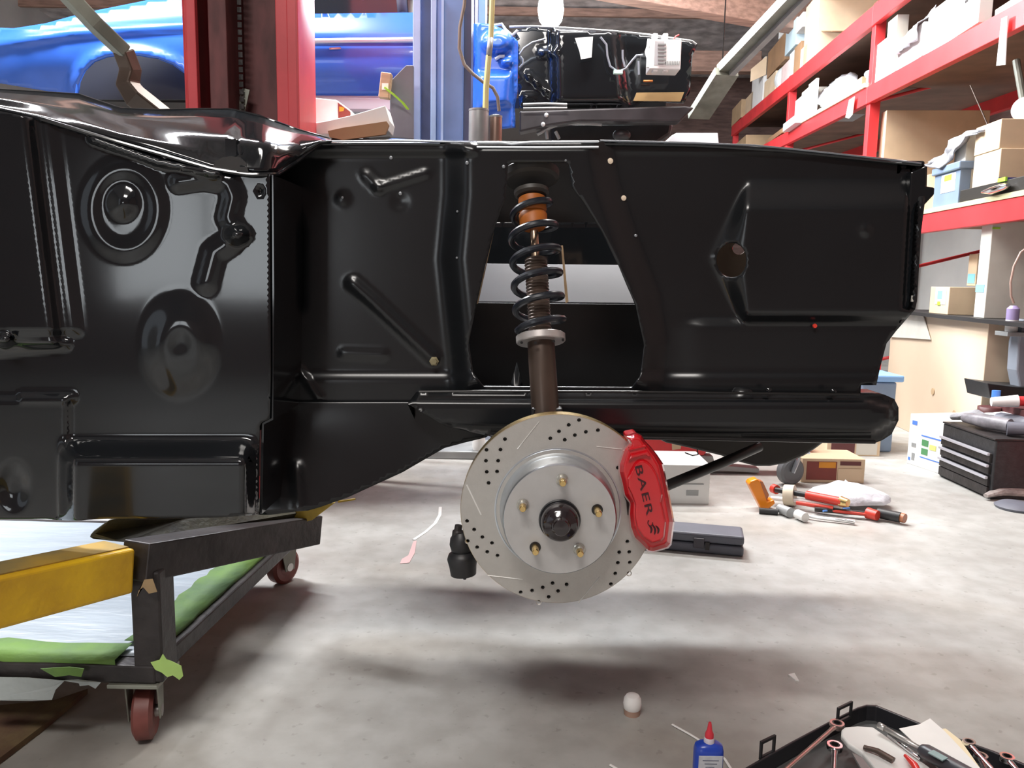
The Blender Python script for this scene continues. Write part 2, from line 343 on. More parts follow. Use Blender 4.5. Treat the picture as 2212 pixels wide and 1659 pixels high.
# far blue column (behind) with two struts
t = thing('lift_column', 'distant narrow blue and grey lift column right of the nearer blue one', 'lift column', (Y(1035, 20, 5.9).x, 5.9, 0))
for i, (a, b2, m) in enumerate(((1006, 1016, GREYB), (1018, 1026, BLUED), (1027, 1034, GREYB), (1035, 1050, BLUEP))):
    mb = MB(); x0 = Y(a, 20, 5.9).x; x1 = Y(b2, 20, 5.9).x; mb.box(((x0 + x1) / 2, 5.95, 2.2), (x1 - x0, .15 + .04 * i, 4.4)); mb.build('channel', m, t)
# yellow hose rod, cable
t = thing('vertical_hose', 'pale yellow vertical air hose with a coiled end beside the blue column', 'hose', Y(1052, 200, 3.8))
mb = MB(); mb.tube([Y(1065, -60, 3.8), Y(1062, 40, 3.8), Y(1060, 84, 3.8)], .0125, 10); mb.build('upper_tube', mat('yellow_hose', (.62, .56, .25), .4, var=.1), t)
mb = MB(); mb.tube([Y(1060, 82, 3.8), Y(1056, 122, 3.8)], .0135, 10); mb.build('joint_sleeve', GREYB, t)
mb = MB(); mb.tube([Y(1056, 120, 3.8), Y(1050, 190, 3.8), Y(1048, 262, 3.8)], .0135, 10); mb.build('lower_tube', MC['yellow_hose'], t)
mb = MB(); p0 = Y(1047, 262, 3.8); p1 = Y(1044, 330, 3.8)
mb.tube([p0.lerp(p1, k / 60) + Vector((math.cos(k * 1.05), math.sin(k * 1.05), 0)) * .008 for k in range(61)], .004, 6); mb.build('coiled_end', GREYB, t)
mb = MB(); pts = [(1006, -40), (1003, 10), (993, 60), (992, 105), (1003, 140), (1022, 160), (1045, 178), (1065, 190), (1075, 210), (1078, 240)]
mb.tube([Y(x, y, 3.95) for x, y in pts], .008, 8); tag(mb.build('electric_cable', mat('brown_cable', (.16, .13, .11), .5)), 'thin brown cable looping down past the blue column', 'cable')
# mezzanine bench behind the car: carries cans, tray and boxes
tb = thing('storage_platform', 'dark steel work platform behind the black shell, loaded with boxes and cans', 'work platform', (-.5, 3.6, 0))
bz = Y(950, 318, 3.6).z
mb = MB(); mb.box((-.31, 3.62, bz - .02), (.92, .42, .04)); mb.build('platform_top', DARKST, tb, bevel=.004)
for sx, sy in ((-.75, 3.44), (.12, 3.44), (-.75, 3.80), (.12, 3.80)):
    mb = MB(); mb.box((sx, sy, (bz - .04) / 2), (.04, .04, bz - .04)); mb.build('leg', DARKST, tb)
for i, (x0, x1, yt, m, lab, dd) in enumerate(((1013, 1056, 236, GREYB, 'larger grey metal canister left of the yellow hose', 3.62), (1057, 1085, 250, mat('copper_can', (.30, .20, .16), .35, .6, var=.2), 'smaller copper toned canister right of the yellow hose', 3.66))):
    a = Y(x0, yt, dd); c = Y(x1, yt, dd); r = (c.x - a.x) / 2; o_ = Vector(((a.x + c.x) / 2, dd, bz)); h_ = a.z - bz
    t = thing('canister', lab, 'canister', o_)
    mb = MB(); mb.lathe([(r * .95, 0), (r, .01), (r, h_ - .012), (r * .96, h_)], o_, (0, 0, 1), 28); mb.build('body', m, t)
    mb = MB(); mb.lathe([(r * 1.02, h_ - .008), (r * 1.02, h_), (r * .5, h_ + .004)], o_, (0, 0, 1), 28); mb.build('lid', GREYB, t)
# white box with coloured label, torn white sheet, mallet block, dark plate
def lbox(name, lab, cat, c, size, m, rot=None, grp=None, bev=.003, labels=()):
    t = thing(name, lab, cat, c, grp); R = rot or Matrix.Identity(3)
    mb = MB(); mb.box(c, size, R); mb.build('body', m, t, bevel=bev)
    for off, sz, mm in labels:
        mb = MB(); mb.box(Vector(c) + R @ Vector(off), sz, R); mb.build('printed_label', mm, t)
    return t
c = Y(690, 250, 3.6)
ORED = mat('maroon_print', (.22, .04, .03), .5, var=.1); OYEL = mat('orange_print', (.75, .30, .02), .5, var=.1)
q = bz
t = thing('parts_box', 'white parts box with clipped corner and maroon label beside the red column', 'box', (c.x, 3.6, bz))
pts = [Y(630, 206, 3.6), Y(727, 216, 3.6), Y(760, 240, 3.6), Y(764, 262, 3.6), Vector((Y(764, 262, 3.6).x, 3.6, bz)), Vector((Y(630, 262, 3.6).x, 3.6, bz))]
mb = MB(); mb.prism(pts, (0, .22, 0)); mb.build('body', WHITEB, t, bevel=.004)
pts = [Y(730, 222, 3.597), Y(757, 242, 3.597), Y(757, 250, 3.597), Y(746, 252, 3.597), Y(731, 258, 3.597)]
mb = MB(); mb.prism(pts, (0, -.002, 0)); lb = mb.build('printed_label', ORED, t)
mb = MB(); mb.prism([Y(733, 230, 3.594), Y(744, 233, 3.594), Y(742, 240, 3.594), Y(733, 241, 3.594)], (0, -.002, 0)); mb.build('orange_mark', OYEL, lb)
t = thing('torn_box', 'long white torn carton lying on its side with brown edge', 'box', Y(760, 280, 3.45))
mb = MB(); mb.prism([Y(655, 268, 3.42), Y(700, 262, 3.42), Y(755, 250, 3.42), Y(832, 228, 3.42), Y(842, 262, 3.42), Y(838, 282, 3.42), Y(730, 288, 3.42), Y(660, 292, 3.42)], (0, .14, 0)); mb.build('sheet', WHITEB, t, bevel=.003)
mb = MB(); mb.prism([Y(708, 283, 3.40), Y(740, 276, 3.40), Y(835, 262, 3.40), Y(840, 270, 3.40), Y(832, 290, 3.40), Y(740, 302, 3.40), Y(712, 296, 3.40)], (0, .02, 0)); mb.build('torn_edge', CARDD, t)
t = thing('lift_plate', 'dark grey steel plate with clipped top corner left of the blue column', 'steel plate', Y(868, 250, 3.9))
mb = MB(); mb.prism([Y(893, 141, 3.98), Y(877, 141, 3.98), Y(846, 172, 3.98), Y(842, 215, 3.98), Y(842, 296, 3.98), Y(893, 300, 3.98)], (0, .03, 0)); mb.build('plate', GREYP, t, bevel=.003)
mb = MB(); mb.box((Y(868, 250, 3.98).x, 3.995, bz * .48), (.1, .03, bz * .98)); mb.build('stem', GREYP, t)
t = thing('wooden_block', 'small pale wood block wrapped in lime green tape on the grey plate', 'wood block', Y(832, 186, 3.9))
mb = MB(); mb.box(Y(833, 186, 3.93), (.05, .05, .115), Matrix.Rotation(.12, 3, 'Y')); mb.build('block', mat('pale_wood', (.45, .31, .20), .6, var=.2, stretch=(1, 1, 8)), t, bevel=.004)
mb = MB(); mb.tube([Y(830, 189, 3.89), Y(850, 204, 3.9), Y(870, 222, 3.93), Y(881, 236, 3.95)], [.012, .012, .012, .012], sq=True, flat=.2); mb.build('tape_tail', LIME, t)
mb = MB(); mb.box(Y(832, 187, 3.898), (.03, .004, .03)); mb.build('tape_patch', WHITEB, t)
# ================================================================ the black car shell in front
def proj(P):
    q = RM.transposed() @ (Vector(P) - Vector((0, 0, H))); return (CX + FPX * q.x / -q.z, CY - FPX * q.y / -q.z)
SD = 1.65; LD = 1.45
car = thing('car_body_shell', 'glossy black stripped car front shell with bare suspension and brake, filling the foreground', 'car body', (0, SD, 0.55))
TOWER = [(985, 300), (1292, 300), (1312, 400), (1345, 500), (1398, 640), (1414, 740), (1402, 850), (1000, 850), (990, 740), (972, 560), (985, 420)]
OPEN = [(1098, 352), (1092, 430), (1065, 503), (1048, 575), (1030, 655), (1012, 740), (1022, 805), (1045, 836), (1365, 838), (1384, 812), (1392, 745), (1374, 660), (1335, 570), (1300, 500), (1262, 440), (1236, 405), (1228, 352)]
def h_apron(p):
    x, y = p; h = 0
    h += .035 * plateau(p, TOWER, 70)
    h += .009 * rib(p, [(762, 612), (800, 645), (935, 772)], 22)
    h += .005 * rib(p, [(790, 378), (818, 405)], 18) + .005 * rib(p, [(818, 405), (918, 374)], 16)
    h += .004 * rib(p, [(742, 763), (828, 766)], 16)
    h += .008 * rib(p, [(640, 790), (690, 860)], 10)
    h += .003 * ell(p, (740, 430), 22, 22, .9) - .003 * ell(p, (865, 435), 24, 24, .9)
    if x > 1480 and 380 < y < 700:
        xl = 1604 - max(0, 1 - abs(y - 555) / 150) * 85
        h += .035 * sstep((x - xl) / max(16, 1616 - xl)) * sstep((y - 380) / 80) * sstep((705 - y) / 30)
    elif x > 1480 and y >= 700: h += 0
    if x > 1440: h += .012 * sstep((y - 680) / 30) * sstep((x - 1440) / 90)
    h += .005 * ell(p, (1870, 497), 19, 19, .9)
    h -= .03 * rib(p, [(1975, 395), (1960, 660)], 12)
    h += .008 * sstep((y - 800) / 22)
    h += .01 * sstep((340 - y) / 16) * (1 if x < 1030 else .3)
    if x < 665: # pressed hollow beside the cowl side
        h -= .02 * plateau(p, [(560, 430), (640, 450), (655, 500), (655, 660), (630, 690), (560, 690)], 16)
        h += .022 * ell(p, (612, 537), 30, 46, .6)
    return h
apron = relief('inner_apron', [(572, 352), (640, 340), (690, 309), (1030, 308), (1295, 305), (1500, 309), (1700, 321), (1850, 337), (1990, 353), (2003, 360), (2002, 405), (1990, 500), (1981, 650), (1977, 668), (1935, 716), (1915, 742), (1901, 795), (1893, 832), (1860, 832), (1857, 880), (572, 880)],
    [OPEN, circ((1580, 562), 33, 38)], SD, h_apron, APR, car, 8)
def h_toe(p):
    x, y = p; return .02 + .07 * sstep((y - 860) / 300) * sstep((1050 - x) / 480) + .006 * rib(p, [(640, 1010), (648, 1100)], 20)
relief('toe_board', [(566, 868), (1082, 868), (1075, 925), (1050, 945), (1000, 957), (960, 968), (925, 988), (870, 1020), (800, 1052), (750, 1075), (690, 1096), (665, 1103), (640, 1105), (585, 1112), (560, 1112)], [], SD, h_toe, APR, car, 10, thick=.0012)
# frame rail: hollow section standing proud of the apron, rounded front horn
t0 = [(880, 872), (900, 846), (1045, 845), (1400, 847), (1700, 851), (1857, 853), (1912, 853), (1932, 862), (1941, 880), (1941, 908), (1926, 938), (1906, 951), (1890, 957), (1500, 948), (1060, 943), (960, 920)]
def h_rail(p):
    return .025 * plateau(p, [(860, 862), (1870, 866), (1925, 880), (1925, 915), (1885, 935), (860, 925)], 16) + .004 * ell(p, (1614, 848), 22, 12)
rail = relief('frame_rail', t0, [], SD - .045, h_rail, APR, car, 10, thick=.085)
mb = MB(); mb.tube([Y(x, y, SD - .055) for x, y in ((1060, 942), (1500, 947), (1890, 955))], .004, 8); mb.tube([Y(x, y, SD - .06) for x, y in ((905, 846), (1045, 845), (1400, 847), (1857, 852))], .0028, 8)
mb.build('weld_seam', BLACKSAT, rail)
for x, y in ((1660, 843), (1799, 846), (1618, 905), (1155, 830)):
    mb = MB(); c = Y(x, y, SD - .05); mb.lathe([(.006, 0), (.006, .004), (.003, .006)], c, (0, -1, 0), 12); mb.build('rail_bolt', BLACK, rail)
# top flange lip along the apron
top = [(690, 306), (860, 305), (1030, 307)]
mb = MB()
def strip(pts_a, pts_b, da, db, m=0):
    a = [Y(x, y, da) for x, y in pts_a]; b2 = [Y(x, y, db) for x, y in pts_b]; n = len(a)
    mb.add(a + b2, [(i, i + 1, n + i + 1, n + i) for i in range(n - 1)], m, False)
strip([(690, 312), (860, 312), (1030, 314)], [(700, 305), (860, 303), (1030, 306)], SD - .012, SD + .03)
strip([(1030, 319), (1100, 319), (1293, 318)], [(1030, 307), (1110, 311), (1200, 306), (1293, 305)][:3], SD - .03, SD + .012)
strip([(1296, 311), (1500, 315), (1700, 327), (1850, 343), (1992, 358)], [(1296, 303), (1500, 308), (1700, 320), (1850, 336), (1992, 352)], SD - .012, SD + .03)
mb.build('top_flange', BLACK, car, solid=.003)
mb = MB(); mb.tube([Y(x, y, SD - .036) for x, y in ((1030, 308), (1080, 308), (1105, 311), (1150, 307), (1293, 306))], .0022, 8); mb.tube([Y(x, y, SD - .036) for x, y in ((1030, 318), (1160, 319), (1293, 318))], .0022, 8)
mb.build('flange_edge', mat('painted_flange_highlight', (.55, .58, .62), .35, .5), car)  # pale beads paint the white highlight on the flange
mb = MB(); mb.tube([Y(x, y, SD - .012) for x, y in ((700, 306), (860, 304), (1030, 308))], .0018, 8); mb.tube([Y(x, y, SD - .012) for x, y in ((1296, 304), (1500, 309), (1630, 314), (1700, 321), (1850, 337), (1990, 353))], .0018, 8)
mb.build('top_edge', mat('edge_shine', (.25, .27, .30), .25, .6), car)  # grey bead paints the shine along the apron's top edge
# radiator support at the front end
mb = MB(); p = [Y(1968, 372, SD - .02), Y(2003, 358, SD - .02), Y(2001, 402, SD - .02), Y(2020, 405, SD - .02), Y(2019, 420, SD - .02), Y(1994, 447, SD - .02), Y(1988, 520, SD - .02), Y(1981, 640, SD - .02), Y(1976, 668, SD - .02), Y(1945, 700, SD - .02), Y(1956, 560, SD - .02)]
mb.prism(p, (0, .02, 0)); mb.build('radiator_support_flange', BLACK, car, bevel=.003)
mb = MB(); xa = Y(1976, 500, SD).x; mb.box((xa, 2.07, 1.0), (.02, .84, .26)); mb.box((xa - .02, 2.07, 1.13), (.06, .84, .03)); mb.build('radiator_support', BLACK, car, bevel=.004)
mb = MB(); mb.box(Y(1972, 645, SD - .03), (.006, .004, .012)); mb.box(Y(1912, 730, SD - .005), (.006, .004, .012)); mb.box(Y(1893, 797, SD - .005), (.006, .004, .012)); mb.build('pale_slot_clip', OFFW, car)
# pale discs painting light seen through apron holes, plus a tan bolt
CREAM = mat('hole_light_cream', (.80, .66, .50), .5)
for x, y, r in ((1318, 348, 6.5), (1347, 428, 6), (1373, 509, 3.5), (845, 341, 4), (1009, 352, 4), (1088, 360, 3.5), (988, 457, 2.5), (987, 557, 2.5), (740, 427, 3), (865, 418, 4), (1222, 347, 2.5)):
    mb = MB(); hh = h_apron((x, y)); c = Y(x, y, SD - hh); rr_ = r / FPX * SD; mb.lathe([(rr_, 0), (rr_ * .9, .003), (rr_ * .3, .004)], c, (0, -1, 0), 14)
    mb.build('painted_hole_light' if r > 5 else 'painted_hole_dot', CREAM if r > 5 else mat('hole_light_grey', (.30, .32, .34), .4, .4), apron)
mb = MB(); c = Y(938, 780, SD - .01); mb.lathe([(.010, 0), (.010, .004), (.0065, .005), (.0065, .011)], c, (0, -1, 0), 6); mb.build('tan_bolt', mat('tan_bolt', (.30, .26, .15), .4, .4), apron)
mb = MB(); mb.lathe([(.0048, 0), (.004, .003)], Y(1760, 704, SD - .02), (0, -1, 0), 10); mb.build('red_hole_disc', mat('red_hole_disc', (.75, .05, .03), .4), apron)  # red disc added in place of a hole showing the red rack
# inner brown liner behind the round hole
relief('inner_bracket_panel', [(1530, 500), (1650, 500), (1650, 640), (1530, 640)], [circ((1596, 537), 14, 13)], 1.78, lambda p: 0, mat('brown_primer', (.16, .10, .06), .6, var=.2), car, 10)
mb = MB(); mb.prism([Y(1030, 322, 1.80), Y(1330, 322, 1.80), Y(1345, 480, 1.80), Y(1020, 480, 1.80)], (0, .004, 0)); mb.build('shock_tower_inner_wall', BLACKSAT, car)
# far side of the engine bay
far = relief('far_apron', [(620, 452), (1860, 470), (1800, 800), (620, 800)], [circ((1596, 537), 22), ], 2.5, lambda p: .02 * rib(p, [(1180, 470), (1180, 800)], 90), BLACK, car, 30)
mb = MB(); a = Y(1015, 652, 2.02); b2 = Y(1400, 656, 2.02); c = Y(1400, 572, 2.16); d_ = Y(1015, 568, 2.16)
mb.prism([a, b2, c, d_], (0, .01, -.02)); mb.build('engine_bay_brace', mat('grey_sheen_paint', (.05, .053, .066), .3, .2, var=.1, coat=.3), car, bevel=.003)
mb = MB(); mb.prism([Y(1015, 654, 2.0), Y(1400, 658, 2.0), Y(1400, 850, 2.0), Y(1015, 850, 2.0)], (0, .02, 0)); mb.build('brace_web', BLACKSAT, car)
mb = MB(); mb.prism([Y(1062, 520, 1.69), Y(1067, 500, 1.69), Y(1033, 655, 1.69), Y(1028, 658, 1.69)], (0, .004, 0)); mb.prism([Y(1212, 530, 1.72), Y(1216, 530, 1.72), Y(1228, 652, 1.72), Y(1222, 655, 1.72)], (0, .004, 0)); mb.build('painted_lit_edge', CARD, car)  # tan strips paint the orange light caught by the inner panel edges
mb = MB(); mb.box((.18, 1.9, .60), (.85, .45, .02)); mb.build('engine_bay_floor_pan', BLACKSAT, car)
# bulkhead joining both sides, and the cabin
xb = Y(572, 600, SD).x
mb = MB(); mb.box((xb - .01, 2.15, .86), (.02, 1.3, .56)); mb.build('firewall', BLACK, car)
# cowl side panel at the left
def h_cowl(p):
    x, y = p; h = 0
    xe = 98 + (y - 380) * .125
    h += .022 * sstep((xe - x) / 34) * sstep((752 - y) / 16) + .007 * sstep((xe + 48 - x) / 34) * sstep((730 - y) / 20)
    h += .010 * sstep((156 - x) / 18) * sstep((y - 850) / 20)
    h += .018 * ell(p, (388, 742), 96, 126, .8)
    h -= .006 * ell(p, (392, 760), 55, 80, .8)
    h += .005 * (ell(p, (268, 452), 102, 122, .3) - ell(p, (268, 452), 72, 90, .4)) 
    h += .015 * ell(p, (265, 437), 44, 48, 1)
    h += .008 * rib(p, [(385, 392), (440, 384), (490, 394), (503, 425), (492, 470), (512, 505)], 30)
    h += .026 * ell(p, (513, 508), 34, 24, .8)
    h += .006 * rib(p, [(500, 520), (462, 545), (445, 610)], 34)
    h += .018 * rib(p, [(200, 300), (340, 350), (470, 376)], 14)
    if y > 938: h += .065 * sstep((y - 940) / 62) * sstep((x - 120) / 46) * sstep((562 - x) / 40)
    h -= .010 * ell(p, (563, 413), 7, 12, .5)
    h -= .01 * ell(p, (30, 1050), 44, 64, .8)
    h += .02 * ell(p, (8, 735), 26, 20, .7)
    h += .008 * rib(p, [(-20, 758), (60, 750), (142, 742)], 16) + .006 * rib(p, [(48, 858), (155, 858)], 15)
    return h
cowl = relief('cowl_side_panel', [(-330, 190), (-90, 230), (0, 240), (90, 258), (200, 292), (340, 331), (460, 366), (540, 378), (583, 377), (584, 640), (585, 800), (583, 905), (566, 912), (561, 920), (560, 1030), (560, 1112), (470, 1118), (232, 1121), (150, 1125), (100, 1121), (-330, 1123)], [], LD, h_cowl, BLACK, car, 7, thick=.0015)
mb = MB(); mb.prism([Y(584, 377, LD), Y(586, 640, LD), Y(584, 905, LD), Y(564, 915, LD), Y(560, 1112, LD), Y(564, 1112, LD), Y(568, 918, LD), Y(588, 908, LD), Y(590, 640, LD), Y(588, 377, LD)], (0, .22, 0)); mb.v = [v + Vector((0, .006, 0)) for v in mb.v]; mb.build('cowl_side_flange', BLACK, car)
# glossy cowl top running back to the windscreen
Lp = [(-330, 174), (-90, 214), (0, 237), (90, 257), (200, 291), (340, 331), (460, 366), (540, 378), (600, 376), (640, 350), (690, 312), (716, 306)]
Up = [(-330, 158), (-90, 190), (0, 195), (170, 205), (262, 236), (340, 239), (420, 237), (500, 237), (560, 251), (640, 280), (716, 302)]
def at(pl, x):
    for i in range(len(pl) - 1):
        if pl[i][0] <= x <= pl[i + 1][0]: k = (x - pl[i][0]) / (pl[i + 1][0] - pl[i][0]); return pl[i][1] + k * (pl[i + 1][1] - pl[i][1])
    return pl[-1][1]
mb = MB(); xs = [-324 + i * 13 for i in range(81)]; xs = [x for x in xs if x <= 716]; K = [0, .12, .3, .45, .6, .72, .86, 1.0]; DD = [0, .003, .07, .085, .16, .19, .27, .34]
rings = []
for x in xs:
    row = []
    for k, dd in zip(K, DD):
        yy = at(Lp, x) * (1 - k) + at(Up, x) * k; e = .012 * math.sin(k * 9 + x * .012) if 0 < k < 1 else 0
        if x > 500 and 0 < k < 1: e -= .05 * sstep((x - 500) / 20) * math.sin(k * math.pi)
        row.append(Y(x, yy, LD + .0 + (SD - LD) * .6 * sstep((x - 560) / 100) + dd * (1 - .55 * sstep((x - 520) / 190)) + e))
    rings.append(row)
mb.loft(rings, cap=False, closed=False); mb.build('cowl_top', BLACK, car, solid=.002)
mb = MB(); mb.tube([Y(x, at(Up, x), LD + .34 * (1 - .55 * sstep((x - 520) / 190)) + .12 * sstep((x - 560) / 100)) for x in xs], .0035, 8); mb.tube([Y(x, at(Lp, x), LD - .008 + .12 * sstep((x - 560) / 100)) for x in xs if x < 700], .004, 8); mb.build('cowl_edge_bead', BLACK, car)
mb = MB(); mb.prism([Y(x, y, LD - .012 + (372 - y) * .0006) for x, y in ((458, 364), (464, 350), (480, 340), (500, 337), (518, 340), (530, 350), (537, 372), (500, 371))], (0, .004, 0)); mb.build('painted_cowl_hole', BLACKSAT, car)  # dark disc painting an oval hole in the cowl
# ---- strut and coil spring
def onax(y): # strut centre line in pixels
    return (1149 + (y - 430) * .0633, y, 1.675 - (y - 400) * .00030)
st = thing('tmp', 'x', 'x'); bpy.data.objects.remove(st)
def SA(y): return Y(*onax(y))
mb = MB(); ax = (SA(430) - SA(880)).normalized()
sbody = MB(); sbody.lathe([(.025, 0), (.027, .004), (.027, (SA(740) - SA(905)).length)], SA(905), ax, 28)
shock = sbody.build('strut_tube', BROWNT, car)
mb = MB(); L_ = (SA(560) - SA(740)).length; prof = [(.0225, 0)]
for k in range(26): prof += [(.0235, L_ * (k + .2) / 26), (.0215, L_ * (k + .7) / 26)]
prof.append((.0225, L_)); mb.lathe(prof, SA(740), ax, 24); mb.build('threaded_body', BROWNT, shock)
mb = MB(); mb.lathe([(.047, 0), (.049, .002), (.049, .014), (.046, .016), (.024, .016)], SA(740), ax, 36); ring = mb.build('spring_collar', mat('silver_collar', (.62, .58, .56), .35, .5, var=.1), shock)
for q in (-0.9, -.25, .5, 1.05):
    e1 = ax.cross(Vector((0, 1, 0))).normalized(); mb = MB(); c = SA(735) + e1 * .049 * math.sin(q) * -1 + Vector((0, -1, 0)) * .049 * math.cos(q); mb.lathe([(.0028, -.002), (.0028, .0012)], c, (0, -1, 0), 8); mb.build('collar_hole', BLACKSAT, ring)
mb = MB(); mb.lathe([(.0085, 0), (.0085, (SA(490) - SA(565)).length)], SA(565), ax, 18); mb.build('piston_rod', mat('warm_chrome', (.62, .45, .32), .18, .95), shock)
mb = MB(); Lb = (SA(425) - SA(494)).length; mb.lathe([(.022, 0), (.028, .006), (.029, Lb * .42), (.026, Lb * .5), (.029, Lb * .58), (.028, Lb - .004), (.022, Lb)], SA(494), ax, 28); mb.build('bump_stop', ORANGER, shock)
path = []; N = 240; y0, y1 = 716, 432; turns = 5.6; e1 = ax.cross(Vector((0, 1, 0))).normalized(); e2 = ax.cross(e1).normalized()
for k in range(N + 1):
    u_ = k / N; yy = y0 + (y1 - y0) * u_; q = 2 * math.pi * turns * u_ + .3; r = .047 if u_ < .75 else .047 - .012 * (u_ - .75) / .25
    path.append(SA(yy) + (e1 * math.cos(q) + e2 * math.sin(q)) * r)
mb = MB(); mb.tube(path, .0072, 10); mb.build('coil_spring', mat('spring_black', (.012, .015, .022), .35, coat=.1), shock)
mb = MB(); mb.lathe([(.030, 0), (.036, .004), (.036, .012), (.02, .02)], SA(424), ax, 28); mb.lathe([(.05, 0), (.058, .004), (.060, .018), (.05, .026), (.02, .028)], SA(392), ax, 36); mb.build('upper_mount', mat('mount_dark_grey', (.05, .045, .04), .5, var=.2), shock)
mb = MB(); mb.lathe([(.013, 0), (.013, .02)], SA(424), ax, 18); mb.build('mount_stem', BLACKSAT, shock)
mb = MB(); mb.box(SA(930) + Vector((0, .01, 0)), (.06, .03, .09)); mb.box(SA(888) + Vector((0, -.012, 0)), (.018, .014, .010)); mb.build('strut_clamp', BLACKSAT, shock, bevel=.004)
# ---- brake rotor
RD = 1.35; RC = Y(1205, 1102, RD); RADR = .1700
def wpx(cx, cz, r, n=56, yy=None): return [proj((cx + r * math.cos(2 * math.pi * k / n), RC.y if yy is None else yy, cz + r * math.sin(2 * math.pi * k / n))) for k in range(n)]
HL = [(1062, 168), (983, 205), (909, 254), (843, 307), (1206, 245), (1114, 258), (1030, 283), (953, 318), (497, 313), (463, 393), (445, 478), (437, 560), (356, 395), (352, 478), (358, 563), (372, 647), (208, 937), (262, 1002), (325, 1060), (398, 1105), (213, 1090), (285, 1137), (362, 1172), (440, 1200), (617, 1480), (704, 1467), (785, 1443), (860, 1410), (755, 1555), (830, 1515), (902, 1470), (967, 1420), (1430, 1093), (1368, 1175), (1358, 1255), (1338, 1337), (1445, 1173), (1449, 1253), (1442, 1337), (1305, 1418)]
HW = [Y(950 + x / 3.529, 860 + y / 3.529, RD) for x, y in HL]
cs, sn = math.cos(math.radians(-60)), math.sin(math.radians(-60))
for p in HW[0:8]:
    dx, dz = p.x - RC.x, p.z - RC.z; HW.append(Vector((RC.x + dx * cs - dz * sn, RD, RC.z + dx * sn + dz * cs))) if True else 0
HW = HW[:40] + [p for p in HW[40:] if (p.x - RC.x) ** 2 + (p.z - RC.z) ** 2 < .160 ** 2]
ROTM = mat('rotor_zinc', (.53, .515, .485), .42, .55, var=.03, scale=60, bump=.05, bscale=300)
def h0(p): return 0
rotor = relief('brake_rotor', wpx(RC.x, RC.z, RADR, 96), [wpx(p.x, p.z, .0035, 12) for p in HW] + [wpx(RC.x, RC.z, .098, 64)], RD, h0, ROTM, car, 9, thick=.008)
for p in rotor.data.polygons: p.use_smooth = False
mb = MB(); mb.lathe([(.10, .0085), (RADR - .002, .0085), (RADR - .004, .009), (RADR - .004, .020), (RADR, .0205), (RADR, .0285), (.10, .0285)], RC, (0, 1, 0), 96); mb.build('rear_disc', BLACKSAT, rotor)
mb = MB(); mb.lathe([(RADR - .0006, -.0003), (RADR + .0004, .001), (RADR + .0004, .0275), (RADR - .001, .0285)], RC, (0, 1, 0), 128, cap=False); mb.build('rotor_edge', GOLD, rotor)
sl = [((760, 175), (590, 388)), ((1195, 368), (1390, 390)), ((205, 660), (315, 890)), ((365, 1350), (632, 1382)), ((1220, 1362), (1055, 1562))]
for a, b2 in sl:
    mb = MB(); mb.tube([Y(950 + a[0] / 3.529, 860 + a[1] / 3.529, RD - .0002), Y(950 + b2[0] / 3.529, 860 + b2[1] / 3.529, RD - .0002)], .0013, 8, flat=.5); mb.build('machined_slot', mat('bright_slot', (.80, .79, .76), .35, .4), rotor)
# drilled hole chamfers
mb = MB()
for p in HW:
    mb.lathe([(.0031, .004), (.0031, .0008), (.0040, -.0002), (.0045, -.0002)], (p.x, RD, p.z), (0, 1, 0), 12)
ch = MB()
for p in HW:
    n = 14; r0, r1 = .0035, .0052
    for k in range(n):
        q0, q1 = 2 * math.pi * k / n, 2 * math.pi * (k + 1) / n
        ch.add([(p.x + r0 * math.cos(q0), RD + .0016, p.z + r0 * math.sin(q0)), (p.x + r0 * math.cos(q1), RD + .0016, p.z + r0 * math.sin(q1)), (p.x + r1 * math.cos(q1), RD - .0003, p.z + r1 * math.sin(q1)), (p.x + r1 * math.cos(q0), RD - .0003, p.z + r1 * math.sin(q0))], [(0, 1, 2, 3)])
ch.build('hole_chamfers', ROTM, rotor)
HP = .055
hat = MB(); hat.lathe([(.112, .004), (.111, -.0008), (.109, -.001), (.1045, .003), (.1025, .002), (.0995, -.006), (.0965, -HP + .004), (.0940, -HP), (.092, -HP), (.034, -HP), (.033, -HP + .01)], RC, (0, 1, 0), 96)
hato = hat.build('rotor_hat', ZINC, rotor)
mb = MB(); mb.lathe([(.0935, -HP - .0002), (.0935, -HP - .0007), (.0345, -HP - .0007), (.0345, -HP - .0002)], RC, (0, 1, 0), 96); mb.build('hat_face', mat('hat_face_steel', (.56, .555, .55), .45, .55, var=.03, scale=50), rotor)
HC = RC + Vector((0, -HP, 0))
hub = MB(); hub.lathe([(.0355, .004), (.0355, -.003), (.0345, -.006), (.0325, -.007), (.0315, -.010)], HC, (0, 1, 0), 48)
hubo = hub.build('hub_ring', BLACK, rotor)
mb = MB(); mb.lathe([(.0318, -.006), (.0322, -.012), (.0315, -.020), (.0290, -.027), (.024, -.032), (.0165, -.035), (.0155, -.0365), (.0145, -.044), (.0125, -.047), (.002, -.048)], HC, (0, 1, 0), 48); mb.build('dust_cap', mat('dust_cap_black', (.018, .012, .014), .14, var=.3, coat=.5), hubo)
